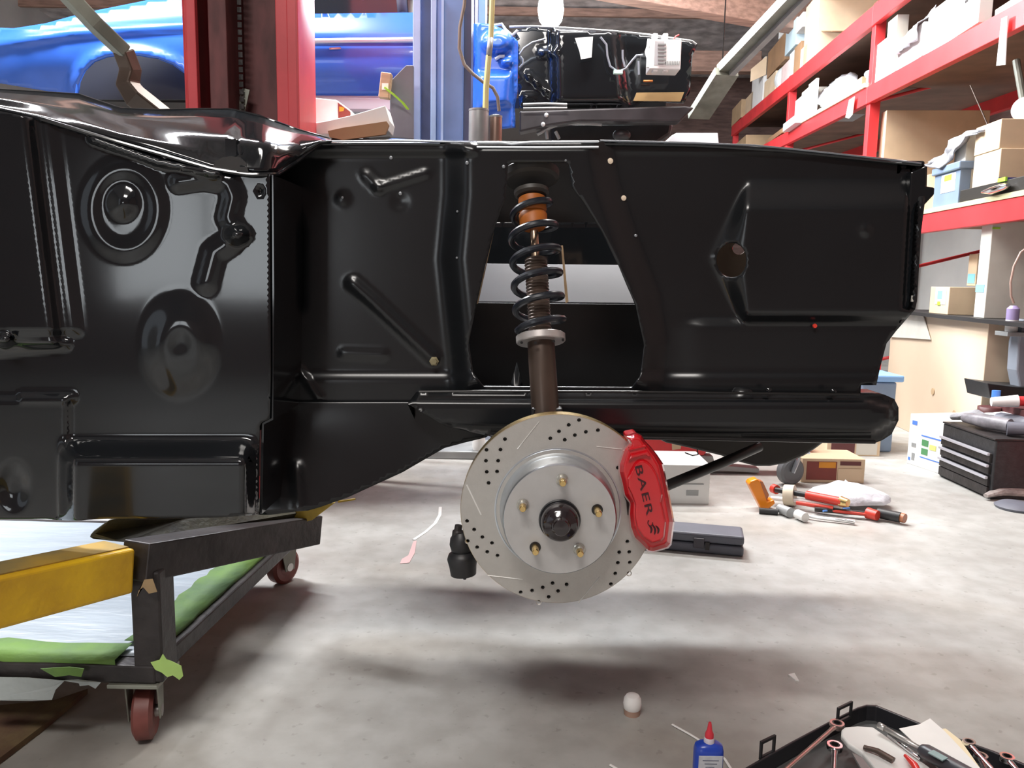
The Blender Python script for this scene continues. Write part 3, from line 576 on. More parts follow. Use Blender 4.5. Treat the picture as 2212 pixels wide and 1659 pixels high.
for i, (x, y, nut) in enumerate(((1214, 1036, 1), (1129, 1090, 1), (1290, 1101, 0), (1156, 1182, 0), (1251, 1186, 1))):
    c = Y(x, y, RD - HP - .001)
    mb = MB(); mb.lathe([(.0058, 0), (.0060, -.002), (.0058, -.024), (.0050, -.027), (.0045, -.0275)], c, (0, 1, 0), 18)
    s_ = mb.build('wheel_stud', GOLD, rotor)
    if nut:
        mb = MB(); mb.lathe([(.0105, 0), (.0105, -.002), (.0082, -.003), (.0080, -.010), (.0060, -.012)], c, (0, 1, 0), 24); mb.build('retaining_washer', mat('clear_grey_washer', (.50, .49, .44), .25, .6), s_)
    else:
        mb = MB(); mb.lathe([(.0095, .002), (.0095, -.0012), (.0085, -.0014)], c, (0, 1, 0), 24); mb.build('stud_hole', BLACKSAT, s_)
# backing: knuckle and control arm behind the rotor
mb = MB(); mb.lathe([(.05, .03), (.055, .09), (.04, .16)], RC, (0, 1, 0), 24); mb.box(RC + Vector((0, .14, -.02)), (.05, .06, .26)); mb.build('steering_knuckle', BLACKSAT, car, bevel=.004)
mb = MB(); mb.tube([RC + Vector((0, .13, -.13)), RC + Vector((.02, .42, -.09)), RC + Vector((.02, .75, -.02))], [.03, .03, .035], 12, flat=.5); mb.build('lower_control_arm', BLACKSAT, car)
mb = MB(); mb.tube([Y(1330, 1098, 1.58), Y(1445, 1047, 1.66), Y(1560, 1000, 1.74), Y(1640, 965, 1.82)], .0115, 14); mb.build('tension_rod', BLACKSAT, car)
mb = MB(); mb.tube([Y(1480, 978, 1.9), Y(1496, 984, 1.88), Y(1508, 982, 1.9), Y(1506, 970, 1.9)], .0015, 6); mb.build('thin_wire', BLACKSAT, car)
mb = MB(); pts = [(1395, 935), (1440, 958), (1485, 968), (1560, 986), (1600, 1000), (1635, 1009), (1665, 1009), (1700, 1003), (1740, 986), (1762, 972), (1785, 955), (1800, 935)]
mb.prism([Y(x, y, 1.95) for x, y in pts], (0, .35, 0)); mb.build('crossmember', mat('crossmember_black', (.022, .018, .014), .4, var=.3), car, bevel=.012, seg=3)
# tie rod end left of the rotor
tr = MB(); c = Y(998, 1200, 1.43); k_ = 1.43 / FPX
def PXL(x, y, d=1.43): return Y(x, y, d)
tr.lathe([(.016, -.030), (.024, -.027), (.0255, -.012), (.0285, .004), (.025, .013), (.016, .019)], PXL(999, 1210), (-.08, 0, 1), 28)
tr.lathe([(.014, -.020), (.020, -.013), (.0225, 0), (.020, .012), (.012, .022)], PXL(997, 1174), (-.1, 0, 1), 24)
tr.lathe([(.003, -.012), (.004, .0), (.004, .01)], PXL(1004, 1238), (0, 0, 1), 8)
tro = tr.build('tie_rod_end', RUBBER, car)
mb = MB(); mb.lathe([(.0085, -.014), (.0105, -.012), (.0105, 0), (.0075, .003), (.007, .012)], PXL(989, 1148), (.1, 0, 1), 10); mb.build('castle_nut', DARKST, tro)
mb = MB(); mb.tube([PXL(995, 1185, 1.44), PXL(1060, 1165, 1.46), PXL(1150, 1140, 1.5)], .016, 12); mb.build('steering_arm', BLACKSAT, tro)
# ---- brake caliper
OC = [(255, 215), (330, 205), (362, 185), (410, 190), (460, 215), (500, 280), (560, 340), (640, 440), (712, 545), (742, 700), (790, 940), (840, 1220), (806, 1480), (770, 1522), (600, 1570), (540, 1568), (370, 1405), (322, 1280), (308, 1130), (318, 1000), (252, 910), (226, 780), (190, 640), (190, 545), (250, 372), (312, 300)]
IC = [(330, 262), (352, 255), (380, 250), (415, 250), (445, 262), (478, 312), (530, 372), (590, 455), (650, 560), (682, 710), (728, 950), (776, 1215), (748, 1440), (716, 1470), (600, 1508), (562, 1505), (425, 1370), (385, 1260), (370, 1120), (372, 985), (312, 890), (288, 770), (256, 640), (262, 560), (310, 400), (355, 322)]
def cpx(p): return (1300 + p[0] / 5.35, 900 + p[1] / 5.35)
def crng(pl, d): return [Y(*cpx(p), d) for p in pl]
cal = MB(); mid = [((a[0] * .72 + b2[0] * .28), (a[1] * .72 + b2[1] * .28)) for a, b2 in zip(OC, IC)]
cal.loft([crng(OC, 1.40), crng(OC, 1.325), crng(mid, 1.300), crng(IC, 1.285)][::1], cap=True, smooth=False)
calo = cal.build('brake_caliper', REDC, car, bevel=.0035, seg=3)
FC = [(392, 535), (430, 505), (480, 498), (530, 520), (585, 570), (640, 660), (672, 760), (700, 900), (688, 990), (708, 1060), (742, 1220), (722, 1400), (690, 1440), (590, 1470), (480, 1400), (410, 1300), (385, 1180), (388, 1020), (345, 900), (300, 810), (300, 720), (340, 620)]
cen = (530, 980)
def shr(pl, k): return [(cen[0] + (p[0] - cen[0]) * k, cen[1] + (p[1] - cen[1]) * (1 - (1 - k) * .5)) for p in pl]
mb = MB(); mb.loft([crng(FC, 1.290), crng(FC, 1.281), crng(shr(FC, .93), 1.276)], smooth=False); mb.build('raised_face', REDC, calo, bevel=.002, seg=3)
mb = MB(); mb.prism([Y(*cpx(p), 1.288) for p in ((330, 430), (520, 385), (540, 410), (560, 440), (530, 455), (500, 430), (340, 470), (300, 500))], (0, -.009, 0)); mb.prism([Y(*cpx(p), 1.30) for p in ((290, 345), (490, 300), (500, 325), (300, 372))], (0, -.018, 0)); mb.build('bridge_ribs', REDC, calo, bevel=.002)
mb = MB(); mb.prism(crng([(300, 240), (420, 215), (490, 300), (300, 330)], 1.335), (0, .06, 0)); mb.build('bridge', REDC, calo, bevel=.003)
mb = MB(); mb.prism([Y(*cpx(p), 1.345) for p in ((250, 905), (320, 990), (330, 1140), (300, 1140), (285, 990))], (0, .02, 0)); mb.build('brake_pad', BLACKSAT, calo)
dirv = (Y(*cpx((590, 1280)), 1.275) - Y(*cpx((430, 620)), 1.275)).normalized(); nrm = Vector((0, -1, 0)); upv = nrm.cross(dirv).normalized()
def tm(P, sx, sy): 
    M = Matrix.Identity(4)
    for i in range(3): M[i][0] = dirv[i] * sx; M[i][1] = upv[i] * sy; M[i][2] = nrm[i]; M[i][3] = P[i]
    return M
INK = mat('dark_lettering', (.045, .006, .01), .4)
text('BAER', .018, tm(Y(*cpx((484, 846)), 1.2752), 1.95, .95), INK, calo, spacing=1.12)
lg = MB()
for k, (o_, w_) in enumerate(((-.0055, .014), (0, .018), (.0055, .014))):
    cc = Y(*cpx((590, 1290)), 1.2752) + upv * o_ + dirv * (.002 * k)
    pts = [cc + dirv * (w_ * (q - .5)) + upv * (.003 * math.sin(q * math.pi)) for q in [i / 8 for i in range(9)]]
    lg.tube(pts, [.0005 + .0014 * math.sin(math.pi * (i + .5) / 9) for i in range(9)], 6)
cc = Y(*cpx((560, 1230)), 1.2752)
lg.tube([cc + upv * .004 * math.cos(q) + dirv * .005 * math.sin(q) for q in [i * .5 for i in range(10)]], .0007, 6)
lg.build('caliper_emblem', INK, calo)
# ================================================================ the cart that carries the shell
cw = Z(320, 1597); fw = Z(612, 1262)
cart = thing('body_cart', 'rolling steel body cart with yellow beam, dark posts, red casters and taped edges', 'cart', (-.95, 1.75, 0))
PZ = .168
nc = Z(330, 1445, PZ); fc = Z(622, 1192, PZ)       # near and far corners of the base frame
nc = Vector((cw.x, cw.y + .0, PZ)); fc = Vector((fw.x + .02, fw.y, PZ)); side = (fc - nc); side.z = 0; sdir = side.normalized(); left = Vector((-1, .02, 0))
mb = MB(); DZf = Vector((0, 0, -.018)); mb.tube([nc + DZf, fc + DZf], .035, sq=True, flat=.52); mb.tube([nc + DZf + Vector((.036, 0, 0)), nc + left * 1.3 + DZf], .035, sq=True, flat=.52); mb.tube([fc + DZf, fc + left * 1.3 + DZf], .035, sq=True, flat=.52)
mb.build('base_frame', DARKST, cart, bevel=.004)
pt = Y(325, 1222, nc.y - .0)
mb = MB(); px0 = Y(286, 1350, nc.y - .03).x; px1 = Y(349, 1350, nc.y - .03).x; mb.box(((px0 + px1) / 2, nc.y, (.134 + pt.z) / 2), (px1 - px0, .065, pt.z - .134)); mb.build('post', DARKST, cart, bevel=.004)
# dark cross tube to the far right and yellow beam to the near left (one straight line)
ye = Y(288, 1228, nc.y - .035); yl = Y(-40, 1303, 1.16)
de = Y(665, 1118, 2.0)
dt = (de - ye).normalized()
h1 = .048
mb = MB(); mb.tube([Y(291, 1212, 1.40), Y(672, 1142, 1.93)], .031, sq=True, flat=1.15); mb.build('cross_tube', DARKST, cart, bevel=.003)
mb = MB(); mb.tube([Y(258, 1225, 1.40), Y(258, 1225, 1.40).lerp(Y(-60, 1300, 1.17), 2.2)], .041, sq=True, flat=1.0); yb = mb.build('yellow_beam', YELLOW, cart, bevel=.006, seg=3)
def beam_pt(x, y, d): return Y(x, y, d)
mb = MB(); a = Y(258, 1225, 1.40); b2 = a.lerp(Y(-60, 1300, 1.17), 2.2); dd = (b2 - a).normalized(); sd_ = Vector((0, 0, 1)).cross(dd).normalized()
if sd_.y > 0: sd_ = -sd_
mb.box((a + b2) / 2 + Vector((0, 0, .0425)) + sd_ * -.006, ((b2 - a).length, .066, .002), Matrix((dd, sd_, dd.cross(sd_))).transposed()); mb.build('grimy_top', YDIRT, yb)
# saddle under the sill
mb = MB(); pts = [(188, 1162), (200, 1148), (225, 1130), (240, 1122), (400, 1114), (560, 1104), (660, 1093), (672, 1098), (668, 1128), (560, 1150), (300, 1182), (265, 1172), (200, 1166)]
mb.prism([Y(x, y, 1.44 + max(0, (x - 250)) * .0011) for x, y in pts], (0, .12, 0)); mb.build('saddle_plate', mat('dull_olive_steel', (.07, .065, .035), .6, col2=(.035, .03, .025), scale=16, bump=.3), cart, bevel=.006)
mb = MB(); mb.prism([Y(x, y, 1.86) for x, y in ((610, 1122), (640, 1104), (700, 1088), (724, 1086), (700, 1104), (674, 1124), (650, 1130))], (0, .05, 0)); mb.tube([Y(730, 1084, 1.9), Y(768, 1078, 1.92)], .003, 6); mb.build('yellow_bracket', mat('worn_yellow', (.45, .30, .03), .5, var=.3, scale=20), cart, bevel=.003)
# platform with white plastic, green tape
mb = MB(); N1, N2 = 40, 30; vs_ = []; fs_ = []
for j in range(N2 + 1):
    for i in range(N1 + 1):
        u_, v_ = i / N1, j / N2; p = nc.lerp(fc, v_) + left * (1.45 * u_); p.z = PZ + .002 + .004 * noise.noise(Vector((p.x * 7, p.y * 16, 1))) + .002 * noise.noise(Vector((p.x * 22, p.y * 30, 3))); vs_.append(p)
for j in range(N2):
    for i in range(N1): fs_.append((j * (N1 + 1) + i, j * (N1 + 1) + i + 1, (j + 1) * (N1 + 1) + i + 1, (j + 1) * (N1 + 1) + i))
mb.add(vs_, fs_, 0, True); mb.build('plastic_cover', PLAST, cart, solid=.001)
mb = MB(); mb.box((nc + fc) / 2 + left * .72 + Vector((0, 0, -.012)), (1.4, side.length, .012)); mb.build('platform_board', CARDD, cart)
def tapestrip(a, b2, wdt, zz, m, name, jag=.006, n=30):
    mb = MB(); d_ = (b2 - a); nn = Vector((-d_.y, d_.x, 0)).normalized(); vs_ = []
    for i in range(n + 1):
        p = a + d_ * (i / n); q = jag * noise.noise(Vector((i * .6, zz * 50, 0)))
        vs_ += [p + nn * (wdt + q * 2) + Vector((0, 0, .004 * noise.noise(Vector((i * .9, 5, 0))) + .002)), p - nn * (.004 + abs(q)) + Vector((0, 0, .001)), p - nn * (.006 + abs(q)) + Vector((0, 0, -.018 - q))]
    fs_ = []
    for i in range(n): fs_ += [(i * 3, i * 3 + 1, i * 3 + 4, i * 3 + 3), (i * 3 + 1, i * 3 + 2, i * 3 + 5, i * 3 + 4)]
    mb.add(vs_, fs_, 0, True); return mb.build(name, m, cart, solid=.0008)
up = Vector((0, 0, .009)); perp = Vector((.037, 0, 0))
tapestrip(fc + perp * .6 + up, nc + perp * .6 + up + sdir * .04, -.085, .2, GREENT, 'green_tape_edge')
tapestrip(nc + Vector((-.04, -.036, 0)) + up, nc + left * 1.3 + Vector((0, -.036, 0)) + up, -.07, .3, GREENT, 'green_tape_edge', .012)
mb = MB(); c = Y(350, 1430, nc.y - .045); pts = [(326, 1430), (345, 1425), (352, 1412), (360, 1424), (372, 1428), (392, 1438), (396, 1460), (388, 1468), (374, 1458), (362, 1462), (350, 1452), (336, 1446)]
mb.prism([Y(x, y, nc.y - .04) for x, y in pts], (0, -.0015, 0)); mb.build('torn_green_tape', mat('bright_green_tape', (.38, .58, .16), .6, var=.15), cart)
mb = MB(); pts = [(88, 1444), (150, 1440), (182, 1444), (176, 1462), (150, 1458), (120, 1462)]; mb.prism([Y(x, y, nc.y - .045) for x, y in pts], (0, -.001, 0)); mb.build('torn_green_tape', GREENT, cart)
# plastic hanging below the near edge
mb = MB(); pts = [(-60, 1462), (60, 1464), (135, 1470), (218, 1474), (206, 1488), (192, 1480), (172, 1482), (168, 1468), (140, 1470), (120, 1490), (112, 1512), (60, 1514), (-60, 1512)]
mb.prism([Y(x, y, nc.y - .042 + .004 * math.sin(x * .05)) for x, y in pts], (0, .001, 0)); mb.build('hanging_plastic', mat('grey_plastic_film', (.36, .40, .40), .35, var=.12, scale=6, bump=.6), cart)
mb = MB(); mb.prism([Y(296, 1290 - 10 * math.sin(0), 1.385), Y(312, 1252, 1.385), Y(330, 1250, 1.385), Y(340, 1278, 1.385), Y(322, 1282, 1.385), Y(310, 1268, 1.385), Y(300, 1275, 1.385)], (0, -.001, 0)); mb.build('tan_tape_scrap', mat('tan_tape', (.33, .23, .12), .7, var=.2), cart)
REDW = mat('red_brown_wheel', (.20, .055, .045), .5, var=.25, scale=14)
def caster(c, ang, r=.052):
    mb = MB(); ax_ = Vector((math.cos(ang), math.sin(ang), 0)); cc = Vector((c.x, c.y, r))
    mb.lathe([(r * .5, -.017), (r * .82, -.019), (r, -.013), (r, .013), (r * .82, .019), (r * .5, .017)], cc, ax_, 36)
    f_ = MB(); fd = Vector((-ax_.y, ax_.x, 0))
    for s_ in (-1, 1): f_.prism([cc + ax_ * s_ * .026 + fd * .018 + Vector((0, 0, -.01)), cc + ax_ * s_ * .026 - fd * .018 + Vector((0, 0, -.01)), cc + ax_ * s_ * .026 - fd * .035 + Vector((0, 0, r + .02)), cc + ax_ * s_ * .026 + fd * .03 + Vector((0, 0, r + .02))], ax_ * .003 * s_)
    f_.box((c.x, c.y, r * 2 + .022), (.066, .07, .004)); f_.box((c.x, c.y, PZ - .040), (.095, .1, .008)); 0
    fo = f_.build('caster_fork', GALV, cart, bevel=.0015); mb.build('caster_wheel', REDW, fo)
    h_ = MB(); h_.lathe([(.012, -.030), (.012, .030)], cc, ax_, 14); h_.build('axle', STEEL, fo)
caster(Z(318, 1590), .25); caster(Z(612, 1258), -.5); caster(Vector((nc.x - 1.25, nc.y, 0)), .3); caster(Vector((fc.x - 1.25, fc.y, 0)), .1)
# board on the floor at the lower left
mb = MB(); a = [Z(-40, 1540), Z(120, 1524), Z(190, 1500), Z(100, 1575), Z(0, 1652), Z(-60, 1690)]; mb.prism([p + Vector((0, 0, .001)) for p in a], (0, 0, .012))
tag(mb.build('cardboard_sheet', mat('stained_board', (.20, .15, .07), .8, col2=(.10, .05, .035), scale=12, bump=.3)), 'stained brown board lying flat on the floor at the lower left', 'cardboard')
mb = MB(); mb.prism([Z(-40, 1160) + Vector((0, 0, .0)), Z(230, 1162), Z(235, 1120), Z(-60, 1112)], (0, 0, .002)); tag(mb.build('plastic_sheet', mat('far_plastic_sheet', (.78, .80, .84), .4, var=.05, bump=.3)), 'white plastic sheet on the floor beyond the cart under the shell', 'plastic sheet')
# ================================================================ things lying on the floor
def at0(x, y, z=0.0): return Z(x, y, z)
# white cap
c = at0(1365, 1542); t = thing('bottle_cap', 'small white rounded cap standing alone on the concrete floor', 'cap', c)
mb = MB(); mb.lathe([(.0150, .0), (.0178, .004), (.0190, .013), (.0178, .024), (.0135, .031), (.005, .034), (.0, .0342)], c + Vector((0, 0, .010)), (0, 0, 1), 32); mb.build('body', mat('white_cap_plastic', (.86, .84, .82), .45), t)
mb = MB(); mb.lathe([(.0165, 0), (.0165, .012)], c, (0, 0, 1), 28); mb.build('liner', mat('tan_liner', (.38, .24, .18), .6), t)
# blue threadlocker bottle standing
bc = Y(1523, 1760, 1.255); bc.z = 0
hz = Y(1523, 1604, bc.y).z; wz = (Y(1553, 1640, bc.y).x - Y(1490, 1640, bc.y).x)
t = thing('glue_bottle', 'blue plastic bottle with white label and red pointed nozzle at the bottom edge', 'bottle', bc)
def ovalring(c, a, b2, z, n=32): return [Vector((c.x + a * math.copysign(abs(math.cos(q)) ** .7, math.cos(q)), c.y + b2 * math.copysign(abs(math.sin(q)) ** .7, math.sin(q)), z)) for q in [2 * math.pi * k / n for k in range(n)]]
mb = MB(); A1 = wz / 2; mb.loft([ovalring(bc, A1 * .92, .014, 0), ovalring(bc, A1, .016, .006), ovalring(bc, A1, .016, hz - .012), ovalring(bc, A1 * .93, .014, hz - .004), ovalring(bc, A1 * .7, .011, hz), ovalring(bc, A1 * .33, .008, hz + .002)]); mb.build('body', mat('blue_bottle', (.02, .06, .42), .28, var=.1), t)
mb = MB(); mb.box((bc.x, bc.y - .0163, hz * .5 - .004), (A1 * 1.62, .001, hz - .02)); lab_ = mb.build('paper_label', mat('grey_white_label', (.55, .56, .60), .5, var=.12, scale=60), t, bevel=.0004)
mb = MB(); 
for k in range(7): mb.box((bc.x + .003 * math.sin(k * 3), bc.y - .0170, hz - .022 - k * .006), (A1 * (1.1 - .25 * (k % 3)), .0004, .0013))
mb.build('label_print', mat('label_ink', (.16, .17, .22), .6), lab_)
mb = MB(); mb.lathe([(.009, 0), (.009, .006), (.0075, .009)], (bc.x, bc.y, hz + .001), (0, 0, 1), 20); mb.build('neck', mat('milky_plastic', (.6, .55, .62), .35), t)
mb = MB(); mb.lathe([(.0075, 0), (.0072, .008), (.0045, .014), (.0032, .024), (.0022, .028)], (bc.x, bc.y, hz + .009), (0, 0, 1), 20); mb.build('nozzle', mat('red_nozzle', (.62, .03, .05), .3), t)
for pts, lab in (([(1452, 1565), (1490, 1586), (1516, 1602)], 'short white plastic strip pointing up left behind the blue bottle'), ([(1552, 1627), (1566, 1640), (1580, 1662), (1590, 1680)], 'white curved strip coming down to the right of the blue bottle'), ([(1318, 1652), (1335, 1662), (1350, 1670)], 'white strip end at the very bottom edge left of the bottle')):
    mb = MB(); mb.tube([at0(x, y, .003) for x, y in pts], .0027, 8, flat=.6); tag(mb.build('plastic_strip', mat('white_strip', (.80, .80, .78), .5)), lab, 'strip')
mb = MB(); p = [at0(*q_) for q_ in ((1703, 1458), (1716, 1455), (1726, 1472), (1718, 1470))]; mb.prism(p, (0, 0, .002)); tag(mb.build('paper_scrap', WHITEB), 'tiny white paper scrap alone on the floor above the tool case', 'scrap')
mb = MB(); mb.tube([Z(x, y, .0012) for x, y in ((951, 1095), (950, 1112), (940, 1130), (920, 1148), (893, 1166))], .006, 6, flat=.15); tag(mb.build('chalk_line', WHITEB), 'faint white curved chalk line on the floor left of the brake', 'floor mark')
mb = MB(); mb.prism([Z(x, y, .0005) for x, y in ((864, 1218), (868, 1208), (882, 1200), (893, 1170), (900, 1168), (896, 1195), (884, 1216))], (0, 0, .001)); tag(mb.build('paint_mark', mat('pink_floor_paint', (.62, .42, .42), .6)), 'faint pink paint smear on the floor left of the brake', 'floor mark')
# ---- open tool case at the lower right
DZ = .045
cs_ = [(1560, 1690), (1612, 1656), (1700, 1606), (1790, 1558), (1852, 1527), (1872, 1521), (1893, 1522), (1950, 1545), (2060, 1590), (2150, 1622), (2280, 1676), (2280, 1800), (1560, 1800)]
CASE = mat('case_dark_plastic', (.018, .018, .022), .4, var=.2); CASEI = mat('case_grey_inside', (.085, .09, .09), .45, var=.2, scale=20)
t = thing('tool_case', 'open black blow moulded tool case full of wrenches at the bottom right', 'tool case', at0(1900, 1650))
outer = [at0(x, y, DZ) for x, y in cs_]; cen_ = sum(outer, Vector()) / len(outer)
inner = [cen_ + (p - cen_) * .955 for p in outer]
mb = MB(); n = len(outer); lowo = [cen_ + (p - cen_) * .985 - Vector((0, 0, DZ)) for p in outer]; lowi = [Vector((p.x, p.y, .012)) for p in [cen_ + (q_ - cen_) * .93 for q_ in outer]]
mb.loft([lowo, outer, inner, lowi], cap=True, smooth=False); mb.build('tray', CASE, t, bevel=.002)
mb = MB(); mb.prism([Vector((p.x, p.y, .013)) for p in [cen_ + (q_ - cen_) * .925 for q_ in outer]], (0, 0, .003)); mb.build('tray_floor', CASEI, t)
for x, y in ((1657, 1612), (1823, 1537)):
    b0 = at0(x - 14, y + 22, DZ); b1 = at0(x + 14, y + 8, DZ); e_ = (b1 - b0); e_.z = 0; w_ = e_.length; e_.normalize(); hh = .032
    mb = MB(); bx = (b0 + b1) / 2
    for off, zz, lx, lz in ((-w_ / 2, hh / 2, .005, hh), (w_ / 2, hh / 2, .005, hh), (0, hh, w_ + .005, .006), (0, 0.002, w_ + .005, .006)):
        mb.box(bx + e_ * off + Vector((0, 0, zz - .005)), (lx, .005, lz), Matrix((e_, Vector((-e_.y, e_.x, 0)), Vector((0, 0, 1)))).transposed())
    mb.build('latch', RUBBER, t, bevel=.001)
def wrench(lab, a, b2, ra=.014, rb=.012, z=.05, m=None, openend=False, zb=None):
    A = at0(*a, z); B = at0(*b2, zb or z); t = thing('combination_wrench', lab, 'wrench', A, 'wrenches in the tool case'); d_ = (B - A); d_.normalize(); s_ = Vector((-d_.y, d_.x, 0)).normalized(); u3 = d_.cross(s_)
    mm = m or CHROME
    mb = MB(); mb.tube([A + d_ * ra * .9, A + d_ * .03, B - d_ * .02, B], [.006, .0045, .0045, .005], 12, flat=.6); mb.build('shank', mm, t)
    mb = MB(); n = 28; rings = []
    for r, h in ((ra * .62, -.005), (ra, -.005), (ra * 1.06, 0), (ra, .005), (ra * .62, .005), (ra * .62, -.005)):
        rings.append([A + (d_ * math.cos(q) + s_ * math.sin(q)) * r + u3 * h for q in [2 * math.pi * k / n for k in range(n)]])
    mb.loft(rings, cap=False); e_ = mb.build('ring_end', mm, t)
    mb = MB(); rings = []
    for r, h in ((ra * .45, -.0052), (ra * .64, -.0052), (ra * .64, .0052), (ra * .45, .0052), (ra * .45, -.0052)):
        rings.append([A + (d_ * math.cos(q) + s_ * math.sin(q)) * r * (1 + .08 * (k % 2)) + u3 * h for k, q in enumerate([2 * math.pi * k / 24 for k in range(24)])])
    mb.loft(rings, cap=False, smooth=False); mb.build('ratchet_insert', DARKST, e_)
WARM = mat('warm_steel', (.55, .42, .38), .25, .85, var=.1)
wrench('rose tinted wrench nearest the left edge of the open case', (1808, 1566), (1690, 1668), .0135, z=.055, m=WARM)
wrench('short chrome wrench with open ring just right of the long left one', (1803, 1613), (1800, 1690), .0135, z=.06)
wrench('chrome wrench with its ring above the right rim of the case', (2093, 1606), (2180, 1700), .011, z=.065)
wrench('chrome wrench lying farthest right in the case', (2175, 1638), (2240, 1710), .012, z=.062)
wrench('chrome wrench between the papers and the rightmost ring', (2118, 1636), (2150, 1720), .012, z=.055)
# white instrument, papers, digital torque adapter
mb = MB(); pts = [(1817, 1588), (1824, 1582), (1850, 1580), (1885, 1582), (1905, 1596), (1945, 1625), (2010, 1672), (1980, 1700), (1905, 1690), (1885, 1668), (1862, 1640), (1830, 1618), (1816, 1600)]
mb.prism([at0(x, y, .052) for x, y in pts], (0, 0, .012)); t = thing('white_holder', 'white plastic tool holder with dark clip in the middle of the case', 'holder', at0(1900, 1640, .05)); mb.build('body', WHITEB, t, bevel=.004, seg=3)
mb = MB(); mb.tube([at0(1866, 1614, .07), at0(1895, 1622, .072), at0(1930, 1642, .07)], [.006, .007, .007], 10, flat=.6); mb.build('dark_clip', BROWNT, t)
mb = MB(); mb.prism([at0(x, y, .066) for x, y in ((1840, 1630), (1862, 1640), (1900, 1690), (1880, 1700))], (0, 0, .004)); mb.build('grey_flap', GREYB, t)
for k, (pts, lab, zz) in enumerate((([(1942, 1575), (1985, 1566), (2009, 1553), (2040, 1580), (2118, 1662), (2060, 1700), (1990, 1620)], 'top white folded paper in the tool case', .066), ([(1960, 1580), (2043, 1575), (2075, 1600), (2125, 1672), (2100, 1690), (2000, 1640)], 'cream edged paper lying under the top white sheet', .063))):
    mb = MB(); mb.prism([at0(x, y, zz) for x, y in pts], (0, 0, .0012)); tag(mb.build('paper_sheet', WHITEB if k == 0 else mat('cream_paper', (.80, .70, .48), .6)), lab, 'paper', 'papers in the tool case')
t = thing('digital_torque_gauge', 'dark grey digital gauge with pale lcd on a steel bar in the case', 'gauge', at0(2020, 1630, .06))
mb = MB(); A = at0(1990, 1618, .083); B = at0(2120, 1690, .083); mb.tube([A, A.lerp(B, .08), B], [.012, .0165, .0165], 16, flat=.75); mb.build('body', mat('gauge_grey', (.055, .055, .065), .35), t)
mb = MB(); mb.tube([at0(1905, 1570, .078), at0(1990, 1618, .08)], .0045, 10); mb.tube([at0(1898, 1566, .078), at0(1912, 1574, .078)], .006, 8); mb.build('steel_bar', STEEL, t)
mb = MB(); d_ = (B - A).normalized(); s_ = Vector((-d_.y, d_.x, 0)).normalized(); P = at0(2026, 1632, .097); mb.box(P, (.026, .016, .002), Matrix((d_, s_, d_.cross(s_))).transposed()); sc_ = mb.build('lcd_screen', mat('lcd', (.28, .42, .42), .25), t)
mb = MB(); mb.tube([at0(1955, 1632, .075), at0(1975, 1652, .075), at0(1995, 1690, .07)], [.003, .006, .0065], 12); tag(mb.build('red_pen', mat('red_pen_plastic', (.75, .04, .03), .3)), 'red pointed pen handle beside the digital gauge', 'pen')
mb = MB(); A = at0(1920, 1588, .07); B = at0(1990, 1640, .07); mb.tube([A, B], .004, 8); tag(mb.build('extension_bar', CHROME), 'thin steel bar lying parallel under the digital gauge', 'bar')
# ---- torque wrench case
p1_ = at0(1607, 1200); c0 = at0(1420, 1186)
t = thing('long_tool_case', 'long dark grey plastic tool case on the floor behind the red caliper', 'tool case', (c0 + p1_) / 2)
A = at0(1340, 1180); B = at0(1606, 1204); d_ = (B - A).normalized(); s_ = Vector((-d_.y, d_.x, 0)); RMx = Matrix((d_, s_, Vector((0, 0, 1)))).transposed(); Lc = (B - A).length
for z0, z1, nm in ((0, .034, 'lower_shell'), (.037, .068, 'upper_shell')):
    mb = MB(); mb.box((A + B) / 2 + s_ * .06 + Vector((0, 0, (z0 + z1) / 2)), (Lc, .12, z1 - z0), RMx); mb.build(nm, GREYP, t, bevel=.009, seg=3)
mb = MB(); mb.box(A + d_ * (Lc - .145) + Vector((0, -.003, .036)), (.035, .006, .034), RMx); mb.build('latch', mat('latch_grey', (.06, .055, .07), .4), t, bevel=.002)
mb = MB(); mb.box(A + d_ * (Lc - .117) + Vector((0, -.002, .028)), (.014, .005, .026), RMx); mb.build('latch_gap', DARKST, t)
# ---- tool pile
def rod(name, lab, cat, pts, r, m, z=.02, tips=(), grp='tools piled on the floor'):
    P = [at0(x, y, z if len(q_) == 0 else q_[0]) for x, y, *q_ in pts]; t = thing(name, lab, cat, P[0], grp)
    mb = MB(); mb.tube(P, r, 12); mb.build('shaft', m, t)
    for nm, pp, rr2, mm in tips:
        mb = MB(); mb.tube([at0(x, y, z if len(q_) == 0 else q_[0]) for x, y, *q_ in pp], rr2, 14); mb.build(nm, mm, t)
    return t
rod('long_breaker_bar', 'red and black handled bar lying topmost on the tool pile', 'pry bar', [(1675, 1058, .06), (1745, 1070, .06)], .011, RUBBER, tips=(('grip', [(1742, 1069, .06), (1818, 1084, .06)], .017, REDH), ('end_cap', [(1816, 1083, .06), (1832, 1087, .06)], [.021, .016], GOLD), ('red_ball', [(1670, 1055, .06), (1678, 1058, .06)], .019, REDH)))
rod('long_breaker_bar', 'lower bar with black grip and copper end under the plastic bag', 'pry bar', [(1760, 1100, .02), (1900, 1112, .02)], .010, DARKST, tips=(('grip', [(1896, 1108, .025), (1945, 1118, .025)], .020, RUBBER), ('end_cap', [(1943, 1117, .025), (1955, 1120, .025)], .018, mat('copper_tip', (.42, .16, .08), .4))))
rod('red_handled_driver', 'driver with red knob end below the plastic bag', 'screwdriver', [(1765, 1100, .02), (1878, 1112, .022)], .006, REDH, tips=(('knob', [(1874, 1108, .024), (1896, 1114, .024)], [.022, .019], REDH),))
